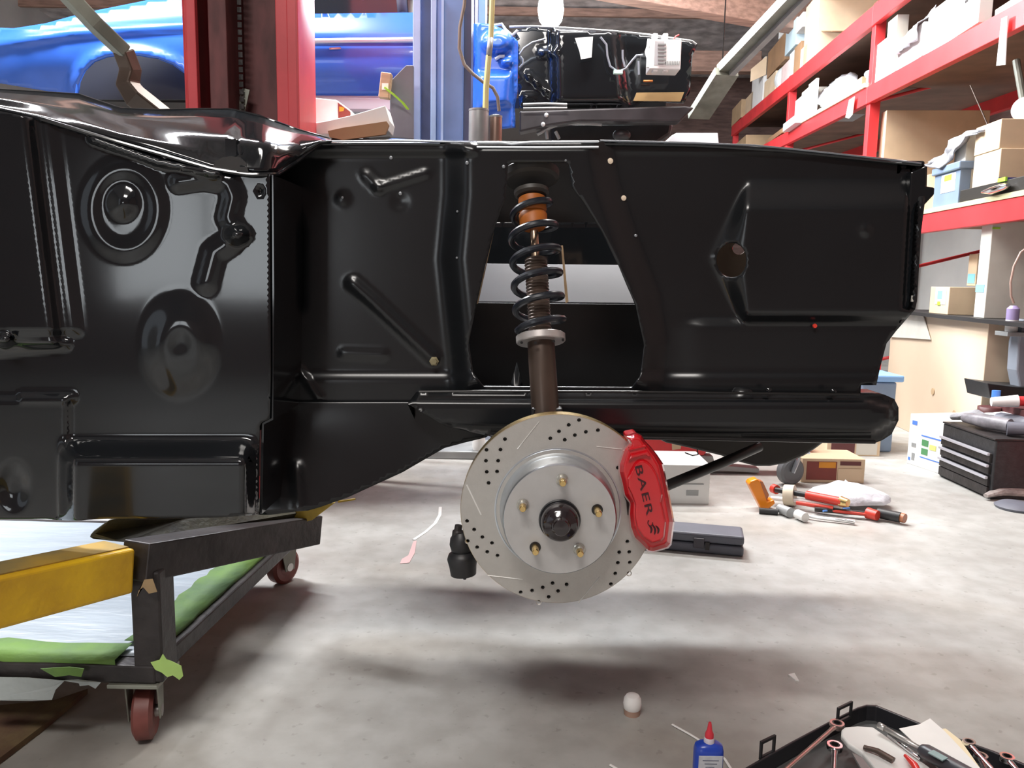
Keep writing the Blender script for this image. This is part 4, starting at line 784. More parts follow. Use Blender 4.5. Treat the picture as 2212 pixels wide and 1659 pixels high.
rod('white_rod', 'white and red striped rod crossing under the top bar', 'rod', [(1665, 1076, .03), (1735, 1082, .035), (1820, 1096, .035)], .009, WHITEB, tips=(('red_band', [(1720, 1086, .03), (1800, 1098, .03)], .008, REDH),))
rod('chrome_ratchet', 'chrome ratchet with white handle end nearest the camera', 'ratchet', [(1690, 1102, .018), (1765, 1118, .012), (1846, 1127, .012)], [.010, .006, .009], CHROME, tips=(('head', [(1684, 1098, .02), (1708, 1108, .02)], [.018, .02], GREYB), ('white_knob', [(1722, 1110, .02), (1740, 1118, .02)], .018, WHITEB)))
rod('blue_pick', 'thin blue rod lying below the bag', 'pick', [(1778, 1104, .02), (1835, 1098, .022)], .004, mat('blue_rod', (.10, .25, .6), .4))
t = thing('tape_roll', 'cream masking tape roll amid the pile of tools', 'tape roll', at0(1708, 1096), 'tools piled on the floor')
c = at0(1708, 1096) + Vector((0, .02, .045)); mb = MB(); mb.lathe([(.022, -.02), (.042, -.02), (.042, .02), (.022, .02)], c, (.85, -.5, .1), 28); mb.build('roll', mat('cream_tape', (.68, .60, .46), .6, var=.1), t)
t = thing('orange_work_light', 'orange angled plastic tool standing at the left end of the pile', 'work light', at0(1650, 1100), 'tools piled on the floor')
mb = MB(); d0 = at0(1650, 1102).y
def OY(x, y, d=0): return Y(x, y, d0 + d)
mb.prism([OY(*p) for p in ((1617, 1046), (1622, 1040), (1636, 1035), (1642, 1040), (1658, 1085), (1672, 1080), (1675, 1088), (1668, 1094), (1656, 1102), (1646, 1102))], (0, .05, 0)); mb.build('body', ORANGE, t, bevel=.005, seg=3)
mb = MB(); mb.prism([OY(x, y, .012) for x, y in ((1638, 1038), (1648, 1040), (1662, 1070), (1656, 1084), (1648, 1070))], (0, .03, 0)); mb.build('lens_cover', mat('brown_orange_lens', (.45, .16, .06), .15), t, bevel=.003)
mb = MB(); mb.tube([at0(1640, 1103, .012), at0(1680, 1106, .012)], .012, 12); mb.build('black_foot', RUBBER, t)
# plastic bag
c = at0(1850, 1098); mb = MB(); n = 26; rings = []
for j in range(9):
    v_ = j / 8; ring_ = []
    for k in range(n):
        q = 2 * math.pi * k / n; rr2 = (1 - v_ ** 2.2) * (1 + .12 * noise.noise(Vector((math.cos(q) * 2, math.sin(q) * 2, v_ * 3)))) + .02
        ring_.append(c + Vector((math.cos(q) * .165 * rr2 - .02 * v_ - .02, .03 + math.sin(q) * .10 * rr2, .03 + .072 * v_ * (1 + .25 * noise.noise(Vector((q, v_ * 4, 2)))))))
    rings.append(ring_)
mb.loft(rings, smooth=True); tag(mb.build('plastic_bag', mat('clear_bag', (.70, .71, .76), .25, var=.1, scale=10, bump=.6, bscale=25)), 'crumpled translucent plastic bag lying over the tool pile', 'plastic bag')
# ---- boxes under the shell
def fbox(name, lab, cat, x0, x1, yb, yt, depth, m, labels=(), grp=None, z0=0.0):
    a = Z(x0, yb, z0); b2 = Y(x1, yb, a.y); top = Y(x0, yt, a.y).z
    t = thing(name, lab, cat, Vector(((a.x + b2.x) / 2, a.y, z0)), grp); b2.y = a.y
    mb = MB(); mb.box(((a.x + b2.x) / 2, a.y + depth / 2, (z0 + top) / 2), (b2.x - a.x, depth, top - z0)); mb.build('body', m, t, bevel=.002)
    for li, (u0, u1, v0, v1, mm) in enumerate(labels):
        mb = MB(); mb.box((a.x + (b2.x - a.x) * (u0 + u1) / 2, a.y - .001 - .0006 * li, z0 + (top - z0) * (v0 + v1) / 2), ((b2.x - a.x) * (u1 - u0), .002, (top - z0) * (v1 - v0))); mb.build('printed_label', mm, t)
    return t
BR = mat('print_brown', (.12, .03, .03), .5); 
fbox('parts_carton', 'tan carton with maroon and orange print beside the jack caster', 'box', 1731, 1866, 1042, 990, .2, CARDL, ((.07, .55, .12, .88, ORED), (.26, .53, .62, .86, OYEL), (.60, .93, .74, .90, BR), (.57, .95, .08, .60, mat('peach_print', (.66, .50, .34), .6))))
fbox('parts_carton', 'second tan carton with maroon print farther back beneath the rail end', 'box', 1785, 1900, 984, 935, .2, CARDL, ((.08, .52, .06, .9, BR), (.55, .94, .06, .6, OFFW)))
fbox('white_carton', 'white carton with small grey barcode label behind the caliper', 'box', 1400, 1531, 1087, 1003, .26, WHITEB, ((.62, .82, .22, .36, GREYB), (.5, .9, .5, .53, GREYB)))
# red floor jack with caster
t = thing('engine_hoist', 'red steel hoist base with grey caster wheel seen under the shell', 'hoist', at0(1500, 1010))
hd = at0(1700, 1040).y + .12
def HY(x, y, d=0): return Y(x, y, hd + d)
mb = MB(); mb.prism([HY(*p) for p in ((1345, 930), (1530, 930), (1530, 972), (1520, 984), (1390, 980), (1345, 975))], (0, .1, 0)); mb.prism([HY(*p) for p in ((1695, 965), (1752, 958), (1752, 984), (1700, 1000))], (0, .08, 0)); mb.prism([HY(*p) for p in ((1500, 930), (1760, 930), (1760, 955), (1500, 950))], (0, .1, 0)); mb.build('base_frame', REDB, t, bevel=.004)
mb = MB(); mb.prism([HY(x, y, -.003) for x, y in ((1451, 952), (1474, 952), (1470, 970), (1452, 972))], (0, .002, 0)); mb.build('tan_tape_patch', CARDL, t)
mb = MB(); mb.prism([HY(*p) for p in ((1395, 982), (1540, 985), (1545, 1004), (1640, 1012), (1640, 1022), (1400, 1010))], (0, .06, 0)); mb.build('lower_rail', GREYB, t, bevel=.003)
cwc = Z(1705, 1046); r = .062; cc = Vector((cwc.x, cwc.y, r))
mb = MB(); mb.lathe([(r * .68, -.02), (r * .85, -.023), (r, -.015), (r, .015), (r * .85, .023), (r * .68, .02)], cc, (.35, -1, 0), 36); mb.build('caster_wheel', mat('grey_rubber', (.16, .17, .18), .5), t)
mb = MB(); mb.lathe([(r * .69, -.019), (r * .3, -.012), (r * .25, -.022), (r * .01, -.024), (r * .01, .0), (r * .69, .0)], cc, (.35, -1, 0), 30); mb.build('wheel_rim', mat('pale_rim', (.6, .64, .68), .3, .6), t)
mb = MB(); mb.tube([cc + Vector((0, -.03, 0)), cc + Vector((.02, -.03, .055)), cc + Vector((.03, 0, .09))], .009, 8, flat=2); mb.tube([cc + Vector((0, .03, 0)), cc + Vector((.02, .03, .055)), cc + Vector((.03, 0, .09))], .009, 8, flat=2); mb.box(cc + Vector((.03, 0, .10)), (.08, .07, .03)); mb.build('caster_fork', ZINC, t)
# objects at the far floor left of the rotor
c = Y(1010, 972, 4.3)
t = thing('floor_plate', 'low pale grey steel ramp plate on the floor beyond the rotor', 'steel plate', at0(1000, 990)); a = at0(915, 991)
mb = MB(); mb.box((a.x + .35, a.y + .15, .02), (.9, .3, .04)); mb.build('plate', GREYB, t, bevel=.005)
mb = MB(); mb.box((a.x + .38, a.y + .32, .075), (.8, .05, .09)); mb.build('upstand', mat('pale_blue_grey', (.40, .46, .55), .5), t, bevel=.004)
mb = MB(); mb.lathe([(.03, 0), (.034, .02), (.03, .07), (.0, .085)], (Z(1035, 985).x, Z(1035, 985).y - .04, 0.041), (0, 0, 1), 18); mb.build('bolt_cap', WHITEB, t)
# ================================================================ the blue car raised on the lift
BD = 4.85
bcar = thing('lifted_car', 'blue car raised on the lift with fenders off and bare black engine bay', 'car', (-.6, BD, 1.9))
arch = [(165, 208), (168, 180), (180, 152), (200, 132), (228, 120), (262, 115), (300, 117), (340, 124), (375, 138), (405, 160), (425, 185), (432, 208)]
qo = [(-140, 90), (-40, 68), (0, 60), (30, 61), (100, 50), (150, 36), (210, 22), (300, 4), (370, -12), (440, -60), (560, -70), (600, -40), (638, 30), (638, 207)] + arch[::-1] + [(120, 200), (60, 190), (0, 180), (-140, 170)]
def h_q(p):
    x, y = p; v = (y - 20) / 185
    return .12 * math.sin(max(0, min(1, v * .8 + .15)) * math.pi) + .035 * rib(p, arch, 26) - .10 * sstep((60 - x) / 160) + .03 * rib(p, [(-100, 110), (160, 70), (640, 40)], 20)
relief('rear_quarter_panel', qo, [], BD, h_q, BLUEC, bcar, 10, thick=.02)
def h_d(p):
    x, y = p; h = .09 * math.sin(max(0, min(1, (y - 20) / 190)) * math.pi)
    return h + .03 * sstep((90 - y) / 6)
relief('door', [(645, 30), (900, 27), (1000, 27), (1000, 207), (645, 207)], [], BD, h_d, BLUEC, bcar, 9, thick=.03)
mb = MB(); mb.tube([Y(x, y, BD - .115) for x, y in ((640, 89), (770, 87), (900, 86), (996, 86))], .012, 8, flat=1.2); mb.build('painted_crease_highlight', mat('highlight_paint', (.60, .62, .68), .3, .4), bcar)  # pale strip paints the highlight along the door crease
mb = MB(); mb.prism([Y(x, y, BD + .02) for x, y in ((600, 32), (640, -90), (980, -95), (996, 30))], (0, .02, 0)); mb.build('side_window', mat('dark_window', (.015, .017, .02), .08), bcar)
mb = MB(); mb.tube([Y(870, 28, BD), Y(862, -60, BD)], .03, 8); mb.build('window_post', GREYP, bcar)
mb = MB(); mb.prism([Y(x, y, BD + .12) for x, y in ((120, 215), (140, 95), (460, 95), (480, 215))], (0, .3, 0)); mb.build('wheel_house', mat('wheelhouse_black', (.012, .012, .014), .6), bcar)
mb = MB(); mb.tube([Y(x, y, BD - .06 - .02) for x, y in arch], .008, 8); mb.build('arch_lip', BLUEC, bcar)
mb = MB(); a = Y(430, 207, BD); b2 = Y(1000, 207, BD); mb.box(((a.x + b2.x) / 2, BD + .06, a.z - .03), (b2.x - a.x, .14, .10)); mb.build('rocker', mat('silver_rocker', (.45, .47, .50), .35, .3), bcar, bevel=.02)
mb = MB(); mb.box((-.9, BD + .9, a.z + .02), (3.6, 1.5, .06)); mb.build('underbody', BLACKSAT, bcar)
mb = MB(); mb.tube([Y(712, 105, BD - .1), Y(736, 104, BD - .1)], .006, 8); mb.build('door_handle_trim', mat('red_trim', (.75, .35, .3), .3), bcar)
# blue bulkhead side
def h_bk(p):
    x, y = p; return .10 * sstep((x - 1022) / 10) + .07 * ell(p, (1075, 90), 40, 30, .6) + .05 * ell(p, (1095, 133), 16, 12, .6) + .05 * plateau(p, [(1035, 160), (1105, 160), (1100, 225), (1040, 232)], 18) + .05 * sstep((1112 - x) / 6)
relief('bulkhead_side', [(998, 50), (1040, 50), (1060, 52), (1085, 62), (1112, 82), (1119, 90), (1118, 200), (1112, 230), (1114, 276), (1085, 278), (1060, 250), (1000, 232), (996, 200)], [circ((1010, 108), 5), circ((1004, 172), 3.5)], BD, h_bk, BLUEC, bcar, 6, thick=.02)
mb = MB(); mb.tube([Y(x, y, BD - .13) for x, y in ((1062, 56), (1084, 52), (1092, 64), (1106, 76), (1118, 66))], .008, 8); mb.build('white_wiring', WHITEB, bcar); mb = MB(); mb.tube([Y(x, y, BD - .16) for x, y in ((1070, 128), (1080, 122), (1090, 122))], .010, 8); mb.build('white_wiring', WHITEB, bcar); mb = MB(); mb.tube([Y(1098 + 8 * math.cos(q), 134 + 10 * math.sin(q), BD - .14) for q in [k * .5 for k in range(11)]], .007, 8); mb.build('white_wiring', WHITEB, bcar)
# black engine bay side
def h_b2(p):
    x, y = p; return .10 * plateau(p, [(1195, 60), (1330, 60), (1350, 225), (1200, 225)], 20) + .03 * rib(p, [(1144, 163), (1185, 200)], 6) + .04 * ell(p, (1185, 112), 22, 12) + .03 * rib(p, [(1130, 210), (1157, 208)], 5)
ap2 = relief('engine_bay_side', [(1112, 64), (1150, 57), (1230, 62), (1330, 69), (1400, 76), (1495, 90), (1507, 96), (1496, 120), (1490, 200), (1478, 222), (1390, 220), (1370, 232), (1122, 236), (1116, 150)], [], BD, h_b2, BLACK, bcar, 9, thick=.02)
mb = MB(); mb.tube([Y(x, y, BD - .03) for x, y in ((1100, 58), (1150, 57), (1230, 61), (1330, 68), (1400, 75), (1495, 89), (1504, 96))], .007, 8); mb.build('bay_top_edge', GREYB, bcar)
mb = MB(); mb.prism([Y(x, y, BD - .14) for x, y in ((1242, 82), (1281, 79), (1278, 124), (1255, 128), (1252, 112))], (0, .003, 0)); mb.build('paper_sheet_cover', WHITEB, bcar)
abs_ = MB(); c0_ = Y(1406, 84, BD - .24); c1_ = Y(1470, 150, BD - .24); abs_.box(((c0_.x + c1_.x) / 2, BD - .17, (c0_.z + c1_.z) / 2), (c1_.x - c0_.x, .14, c0_.z - c1_.z))
for xx in (1414, 1436): 
    for yy in (81, 151): abs_.box(Y(xx, yy, BD - .20), (.028, .06, .03))
ab = abs_.build('control_module', mat('module_white', (.78, .78, .78), .4, var=.05), bcar, bevel=.005)
mb = MB()
for k in range(6): mb.box(Y(1430, 96 + k * 8, BD - .243), (.045, .006, .008))
for k in range(9): mb.box(Y(1438 + k * 3.6, 136 + 0, BD - .243), (.004, .006, .02))
mb.build('module_fins', GREYB, ab)
mb = MB(); mb.box(Y(1424, 115, BD - .2402), (.052, .002, .125)); mb.build('module_recess', mat('module_grey', (.45, .45, .47), .4), ab)
mb = MB(); mb.tube([Y(x, y, BD - .2) for x, y in ((1402, 84), (1400, 100), (1396, 112), (1401, 130), (1399, 146))], .009, 8); mb.build('module_cable', WHITEB, ab); mb = MB(); mb.tube([Y(x, y, BD - .2) for x, y in ((1455, 84), (1460, 78), (1467, 75))], .004, 6); mb.build('red_wire', mat('red_wire', (.7, .05, .05), .4), ab)
mb = MB()
for pts in (((1122, 118), (1132, 104), (1150, 92), (1178, 84)), ((1297, 80), (1310, 96), (1312, 120), (1318, 143), (1335, 155), (1352, 148), (1366, 130), (1375, 120), (1388, 119)), ((1345, 108), (1345, 125), (1350, 145)), ((1122, 146), (1130, 138), (1129, 128), (1124, 122)), ((1379, 132), (1380, 162))):
    mb.tube([Y(x, y, BD - .17) for x, y in pts], .006, 8)
mb.build('brake_hose', mat('grey_hose', (.30, .33, .38), .3, .3), bcar)
mb = MB(); mb.box(Y(1335, 156, BD - .18), (.05, .03, .02)); mb.build('hose_clip', mat('mint_clip', (.55, .75, .68), .4), bcar)
mb = MB(); mb.prism([Y(x, y, BD - .02) for x, y in ((1368, 218), (1375, 200), (1478, 199), (1470, 219))], (0, .01, 0)); mb.build('painted_hole_glow', mat('tan_light_paint', (.50, .34, .16), .3, .3), bcar)  # tan sheet paints the warm light showing through a hole
mb = MB(); mb.tube([Y(1390, 175, BD - .05), Y(1410, 175, BD - .05)], .006, 8); mb.build('amber_trim', mat('amber_trim', (.85, .30, .08), .3), bcar)
mb = MB(); mb.prism([Y(x, y, BD - .12) for x, y in ((1122, 240), (1230, 236), (1480, 228), (1500, 232), (1470, 262), (1250, 262), (1190, 270), (1122, 285))], (0, .12, 0)); mb.build('frame_rail', mat('dull_rail', (.045, .040, .045), .4, .2, var=.3), bcar, bevel=.01)
mb = MB(); mb.tube([Y(x, y, BD - .18) for x, y in ((1130, 226), (1180, 224), (1225, 226))], .008, 8); mb.tube([Y(x, y, BD - .18) for x, y in ((1130, 234), (1190, 233), (1225, 233))], .006, 8); mb.build('fuel_line', GREYB, bcar)
for x, y in ((1180, 249), (1173, 269)):
    mb = MB(); mb.lathe([(.012, 0), (.012, .01), (.008, .02), (0, .022)], Y(x, y, BD - .12), (0, -1, 0), 12); mb.build('frame_bolt', WHITEB, bcar)
mb = MB(); mb.tube([Y(x, y, BD - .05) for x, y in ((1160, 290), (1185, 276), (1210, 266), (1250, 265), (1300, 268))], .012, 8); mb.tube([Y(x, y, BD - .05) for x, y in ((1178, 270), (1182, 300))], .01, 8); mb.tube([Y(x, y, BD - .05) for x, y in ((1200, 284), (1208, 300))], .01, 8); mb.build('sway_bar', GREYB, bcar)
mb = MB(); mb.prism([Y(x, y, BD + .1) for x, y in ((1190, 264), (1455, 264), (1450, 290), (1420, 310), (1190, 310))], (0, .3, 0)); mb.build('front_suspension', BLACKSAT, bcar, bevel=.02)
mb = MB(); mb.sphere(Y(1343, 292, BD - .02), .045, sc=(1.2, 1, .8)); mb.build('ball_joint', RUBBER, bcar)
mb = MB(); mb.prism([Y(x, y, 5.5) for x, y in ((1440, 310), (1452, 292), (1462, 287), (1551, 287), (1553, 310))], (0, .4, 0)); pc = mb.build('grey_carton', mat('pale_grey_card', (.52, .54, .58), .6), None, bevel=.005)
# lift arm pads carrying the car
for xx, nm, col in ((-1.5, 'left', BLUEP), (.35, 'right', BLUEP)):
    pass
t = pc; tag(pc, 'pale grey flat carton on the metal stand beyond the black top edge', 'box')
mb = MB(); c = Y(1500, 312, 5.7); mb.box((c.x, 5.75, (c.z) / 2 - .02), (.5, .45, c.z - .04)); tag(mb.build('storage_cabinet', DARKST, bevel=.005), 'dark cabinet behind the near shell carrying the pale grey carton', 'cabinet')
# arms of the lift under the car
t = [o for o in C.objects if o.get('label', '').startswith('tall blue two post')][0]
mb = MB(); za = Y(946, 207, 4.3).z - .16; mb.tube([(Y(960, 200, 4.45).x, 4.47, za), (Y(760, 200, 5.0).x, 5.3, za)], .045, sq=True, flat=.8); ar_ = mb.build('lift_arm', BLUEP, t); mb = MB(); mb.lathe([(.05, 0), (.05, .12)], (Y(760, 200, 5.0).x, 5.3, za), (0, 0, 1), 16); mb.build('arm_pad', RUBBER, ar_)
# ================================================================ red pallet rack along the right wall
def zA(s): return 2.6475 + (s - 5.516) * .0322
def zB(s): return 2.0592 + (s - 3.98) * .0403
def zC(s): return 1.190
hA, hB, hC = .135, .118, .105
rack = thing('storage_rack', 'long red steel pallet rack loaded with cartons along the right wall', 'storage rack', R3(6.5, .5, 0))
for s in (3.3, 6.0, 8.35, 11.35):
    for wd in (0, 1.0):
        mb = MB(); top_ = zA(s) + hA + .02
        mb.box(R3(s, wd + .035, top_ / 2), (.07, .075, top_), RR); mb.build('upright', REDB, rack, bevel=.003)
    mb = MB()
    for k in range(4): mb.tube([R3(s, .05, .3 + k * .62), R3(s, .98, .55 + k * .62)], .012, 8)
    mb.build('upright_brace', REDB, rack)
for zf, hh, s0, s1, nm in ((zA, hA, 3.2, 11.4, 'top'), (zB, hB, 3.2, 11.4, 'middle'), (zC, hC, 3.2, 5.95, 'lower')):
    brk = [s for s in (3.2, 6.0, 8.35, 11.4) if s0 <= s <= s1 + .2]
    brk[-1] = s1
    for a, b2 in zip(brk[:-1], brk[1:]):
        for wd in (-.015, 1.02):
            mb = MB(); pts = [R3(a, wd, zf(a)), R3(b2, wd, zf(b2)), R3(b2, wd, zf(b2) + hh), R3(a, wd, zf(a) + hh)]
            mb.prism(pts, RV * .045); mb.build('beam', REDB, rack, bevel=.003)
    mb = MB(); mb.prism([R3(s0, .04, zf(s0) + hh - .012), R3(s1, .04, zf(s1) + hh - .012), R3(s1, .04, zf(s1) + hh + .006), R3(s0, .04, zf(s0) + hh + .006)], RV * .98); mb.build('shelf_deck', DECK if nm != 'lower' else CARDD, rack)
mb = MB(); mb.prism([R3(6.02, -.03, zB(6.02) + hB), R3(8.3, -.03, zB(8.3) + hB), R3(8.3, -.03, zB(8.3) + hB + .03), R3(6.02, -.03, zB(6.02) + hB + .03)], RV * .06); mb.build('pale_board_edge', mat('cream_board', (.75, .70, .50), .6), rack)
mb = MB(); mb.prism([R3(3.3, -.02, zC(4) + hC), R3(5.9, -.02, zC(4) + hC), R3(5.9, -.02, zC(4) + hC + .025), R3(3.3, -.02, zC(4) + hC + .025)], RV * .06); mb.build('pale_board_edge', mat('olive_board', (.50, .48, .28), .6), rack)
def rbox(name, lab, x0, x1, yt, zb, m, x2=None, wide=.35, wd=.02, grp='cartons on the red rack', labels=(), yt0=None, flap=None, ztop=None):
    s1 = Wp(x0, yt, wd)[0]; s0, zt = Wp(x1, yt, wd)
    if x2: wide = Sp(x2, yt, s0)[0] - wd
    wide = min(wide, .96 - wd)
    if ztop: zt = ztop
    if zb is fB: zt = min(zt, zA(s0) - .02)
    if callable(zb): zb = zb(s1)
    t = thing(name, lab, 'box' if 'bin' not in name else 'bin', R3((s0 + s1) / 2, wd + wide / 2, zb), grp)
    mb = MB(); mb.box(R3((s0 + s1) / 2, wd + wide / 2, (zb + zt) / 2), (wide, s1 - s0, zt - zb), RR); mb.build('body', m, t, bevel=.003)
    for li, (side, u0, u1, v0, v1, mm) in enumerate(labels):
        mb = MB()
        if side == 'L': mb.box(R3(s1 + (s0 - s1) * (u0 + u1) / 2, wd - .001 - .001 * li, zb + (zt - zb) * (v0 + v1) / 2), (.002, (s1 - s0) * (u1 - u0), (zt - zb) * (v1 - v0)), RR)
        else: mb.box(R3(s0 - .001, wd + wide * (u0 + u1) / 2, zb + (zt - zb) * (v0 + v1) / 2), (wide * (u1 - u0), .002, (zt - zb) * (v1 - v0)), RR)
        mb.build('label_patch', mm, t)
    return t, s0, s1, zb, zt, wide
fA = lambda s: zA(s) + hA + .006
fB = lambda s: zB(s) + hB + .006
fC = lambda s: zC(s) + hC + .006
BLUET = mat('blue_tape', (.25, .60, .85), .5); PINKW = mat('pinkish_card', (.66, .52, .50), .6, var=.1); LBL = mat('light_blue_card', (.50, .62, .68), .6, var=.08)
# top shelf
rbox('carton', 'white carton at the far end of the pile on the top shelf', 1628, 1652, 122, fA, WHITEB, wide=.35)
rbox('carton', 'pale carton tucked under the white bag on the top shelf', 1612, 1627, 196, fA, CARDL, wide=.3)
rbox('carton', 'small open tan carton leaning at the far tip of the top beam', 1583, 1602, 214, fA, CARD, wide=.45, wd=.0)
rbox('carton', 'tan carton behind the white ones, low on the top shelf', 1653, 1676, 152, fA, CARDL, wide=.3)
rbox('carton', 'pinkish white carton in the middle of the top shelf', 1690, 1709, 124, fA, PINKW, wide=.3)
rbox('carton', 'white narrow carton upright beside the pinkish one', 1707, 1717, 106, fA, WHITEB, wide=.25)
rbox('carton', 'brown narrow carton before the big tan carton on the top shelf', 1717, 1731, 88, fA, CARDD, wide=.25)
rbox('carton', 'small white carton wedged against the big tan carton, top shelf', 1731, 1745, 92, fA, WHITEB, wide=.2)
_, s0, s1, zb, zt, _w = rbox('carton', 'big tan carton with flaps open, its top cut by the picture edge', 1744, 1772, -20, fA, CARDL, wide=.62)
t_, a0, a1, b0_, b1_, _ = rbox('carton', 'brown open carton stacked high above the white ones', 1662, 1699, 66, Wp(1699, 124, .05)[1], CARDD, wide=.3, wd=.05)
mb = MB(); mb.prism([R3(a1, .04, b1_ - .03), R3(a1 + .05, -.12, b1_ - .16), R3(a1 + .05, -.12, b1_ - .30), R3(a1, .04, b0_ + .05)], RU * .01); mb.build('open_flap', CARDL, t_)
rbox('carton', 'light blue grey carton high on the top shelf pile', 1700, 1722, 36, Wp(1722, 92, .03)[1], LBL, wide=.22, wd=.03)
rbox('carton', 'small white carton topmost beside the light blue one', 1722, 1735, 25, Wp(1735, 55, .02)[1], WHITEB, wide=.12, wd=.02)
rbox('carton', 'white carton with brown inside under the highest small carton', 1684, 1697, 40, Wp(1697, 66, .04)[1], WHITEB, wide=.15, wd=.04)
mb = MB(); mb.prism([R3(s0, .02, zt - .02), R3(s0, .64, zt - .02), R3(s0 - .38, .64, zt - .19), R3(s0 - .38, .02, zt - .19)], (0, 0, .006)); mb.build('open_flap', CARD, [o for o in C.objects if o.get('label', '').startswith('big tan carton with flaps')][0])
mb = MB(); q0 = s0 - .0; mb.prism([R3(q0, .05, zb + .20), R3(q0, .6, zb + .20), R3(q0 - .34, .6, zb + .10), R3(q0 - .34, .05, zb + .10)], (0, 0, .006)); mb.build('lower_flap', CARDD, [o for o in C.objects if o.get('label', '').startswith('big tan carton with flaps')][0])
mb = MB(); c = R3(Wp(1672, 170)[0], .12, fA(9) + .12); mb.sphere(c, .14, n=16, sc=(.8, 1, 1)); tag(mb.build('plastic_bag', mat('white_bag', (.72, .76, .76), .4, var=.1, bump=.8)), 'white knotted plastic bag between cartons on the top shelf', 'bag')
# middle shelf, far bay
rbox('carton', 'pale grey carton hanging over the middle shelf at its far end', 1693, 1719, 247, Wp(1719, 278)[1], mat('pale_grey_box', (.60, .60, .62), .6), wide=.1, wd=-.08)
rbox('carton', 'white flat cartons stack farthest on the middle shelf', 1719, 1733, 206, fB, WHITEB, wide=.3)
rbox('carton', 'taller stack of white cartons on the middle shelf', 1733, 1748, 187, fB, OFFW, wide=.3, wd=.01)
rbox('carton', 'tallest white carton with tan edge on the middle shelf', 1748, 1764, 168, fB, WHITEB, x2=1770, wd=.0)
rbox('carton', 'grey dark carton beneath the draped plastic on the middle shelf', 1768, 1812, 232, fB, GREYB, wide=.3, wd=.05)
mb = MB(); n1, n2 = 22, 10; vs_ = []; 
topln = [(1762, 172), (1778, 162), (1792, 155), (1806, 172), (1818, 178), (1834, 174), (1846, 184), (1852, 196)]; botln = [(1762, 226), (1778, 232), (1792, 234), (1806, 234), (1818, 232), (1834, 222), (1846, 212), (1852, 206)]
for i in range(n1 + 1):
    x = 1762 + 90 * i / n1
    for j in range(n2 + 1):
        k = j / n2; yy = at(topln, x) * (1 - k) + at(botln, x) * k; s, z = Wp(x, yy, .02); vs_.append(R3(s, .02 + .05 * noise.noise(Vector((i * .4, j * .5, 0))) + .18 * (1 - k) ** 2, z))
mb.add(vs_, [(i * (n2 + 1) + j, i * (n2 + 1) + j + 1, (i + 1) * (n2 + 1) + j + 1, (i + 1) * (n2 + 1) + j) for i in range(n1) for j in range(n2)], 0, True)
tag(mb.build('draped_plastic', mat('draped_plastic', (.62, .62, .64), .3, var=.2, scale=6, bump=.5), solid=.004), 'crumpled white and grey plastic wrap draped over the middle shelf', 'plastic wrap')
rbox('carton', 'small orange tan carton right of the draped plastic', 1840, 1862, 165, fB, CARD, wide=.1, wd=.1)
c = R3(Wp(1875, 160, .05)[0], .06, Wp(1875, 160, .05)[1]); mb = MB(); mb.sphere(c, .035, sc=(1, 1.2, .8)); mb.tube([c, c - Vector((0, 0, .20))], .02, 8); tag(mb.build('blue_cap_bottle', mat('pale_blue_plastic', (.55, .68, .80), .4)), 'pale blue capped bottle next to the second red upright', 'bottle')
mb = MB(); mb.prism([R3(Wp(1834, 216, -.04)[0], -.04, Wp(1834, 216, -.04)[1]), R3(Wp(1846, 208, -.04)[0], -.04, Wp(1846, 208, -.04)[1]), R3(Wp(1841, 248, -.04)[0], -.04, Wp(1841, 248, -.04)[1]), R3(Wp(1834, 256, -.04)[0], -.04, Wp(1834, 256, -.04)[1]), R3(Wp(1826, 254, -.04)[0], -.04, Wp(1826, 254, -.04)[1])], RV * .004); tag(mb.build('hanging_rag', OFFW), 'cream rag hanging over the far part of the middle beam', 'rag')
# below the top beam, far end
rbox('carton', 'low tan carton just above the black shell at the rack far end', 1588, 1612, 291, fB, CARD, wide=.4)
rbox('carton', 'open brown carton beside the third red upright, below the top beam', 1655, 1690, 276, fB, CARDD, wide=.4)
# middle shelf, near bay
rbox('carton', 'white carton right after the second upright on the middle shelf', 1897, 1922, 76, fB, WHITEB, x2=1936)
rbox('carton', 'taller cream carton with tan side on the middle shelf', 1921, 1940, 16, fB, OFFW, x2=1966, wd=.03)
tt, s0, s1, zb, zt, wv = rbox('carton', 'plastic wrapped white carton in the near middle shelf bay', 1944, 1997, 46, fB, WHITEB, x2=2014)
mb = MB(); vs_ = []; n1, n2 = 14, 6
for i in range(n1 + 1):
    for j in range(n2 + 1):
        vs_.append(R3(s1 + (s0 - s1) * (i / n1) * .95, -.01 + .03 * noise.noise(Vector((i * .5, j * .7, 4))) - .0 + (.10 * j / n2) * (1 if j > 3 else 0), zt - .10 + .20 * j / n2 * (.6 + .4 * i / n1)))
mb.add(vs_, [(i * (n2 + 1) + j, i * (n2 + 1) + j + 1, (i + 1) * (n2 + 1) + j + 1, (i + 1) * (n2 + 1) + j) for i in range(n1) for j in range(n2)], 0, True); mb.build('shrink_wrap', mat('shrink_wrap', (.55, .60, .66), .2, var=.2, bump=.6), tt, solid=.003)
rbox('carton', 'largest white carton with a dark round hole on the middle shelf', 2014, 2122, -60, fB, WHITEB, x2=2152, labels=(('L', .74, .79, .60, .66, DARKST),))
rbox('carton', 'yellowish white carton at the right picture edge, middle shelf', 2158, 2290, -70, fB, OFFW, x2=2400)
mb = MB(); mb.prism([R3(Wp(x, y, -.04)[0], -.04, Wp(x, y, -.04)[1]) for x, y in ((2163, 40), (2176, 34), (2171, 140), (2152, 142))], RV * .004); tag(mb.build('hanging_tag', WHITEB), 'white paper tag hanging down from the near middle beam', 'tag')
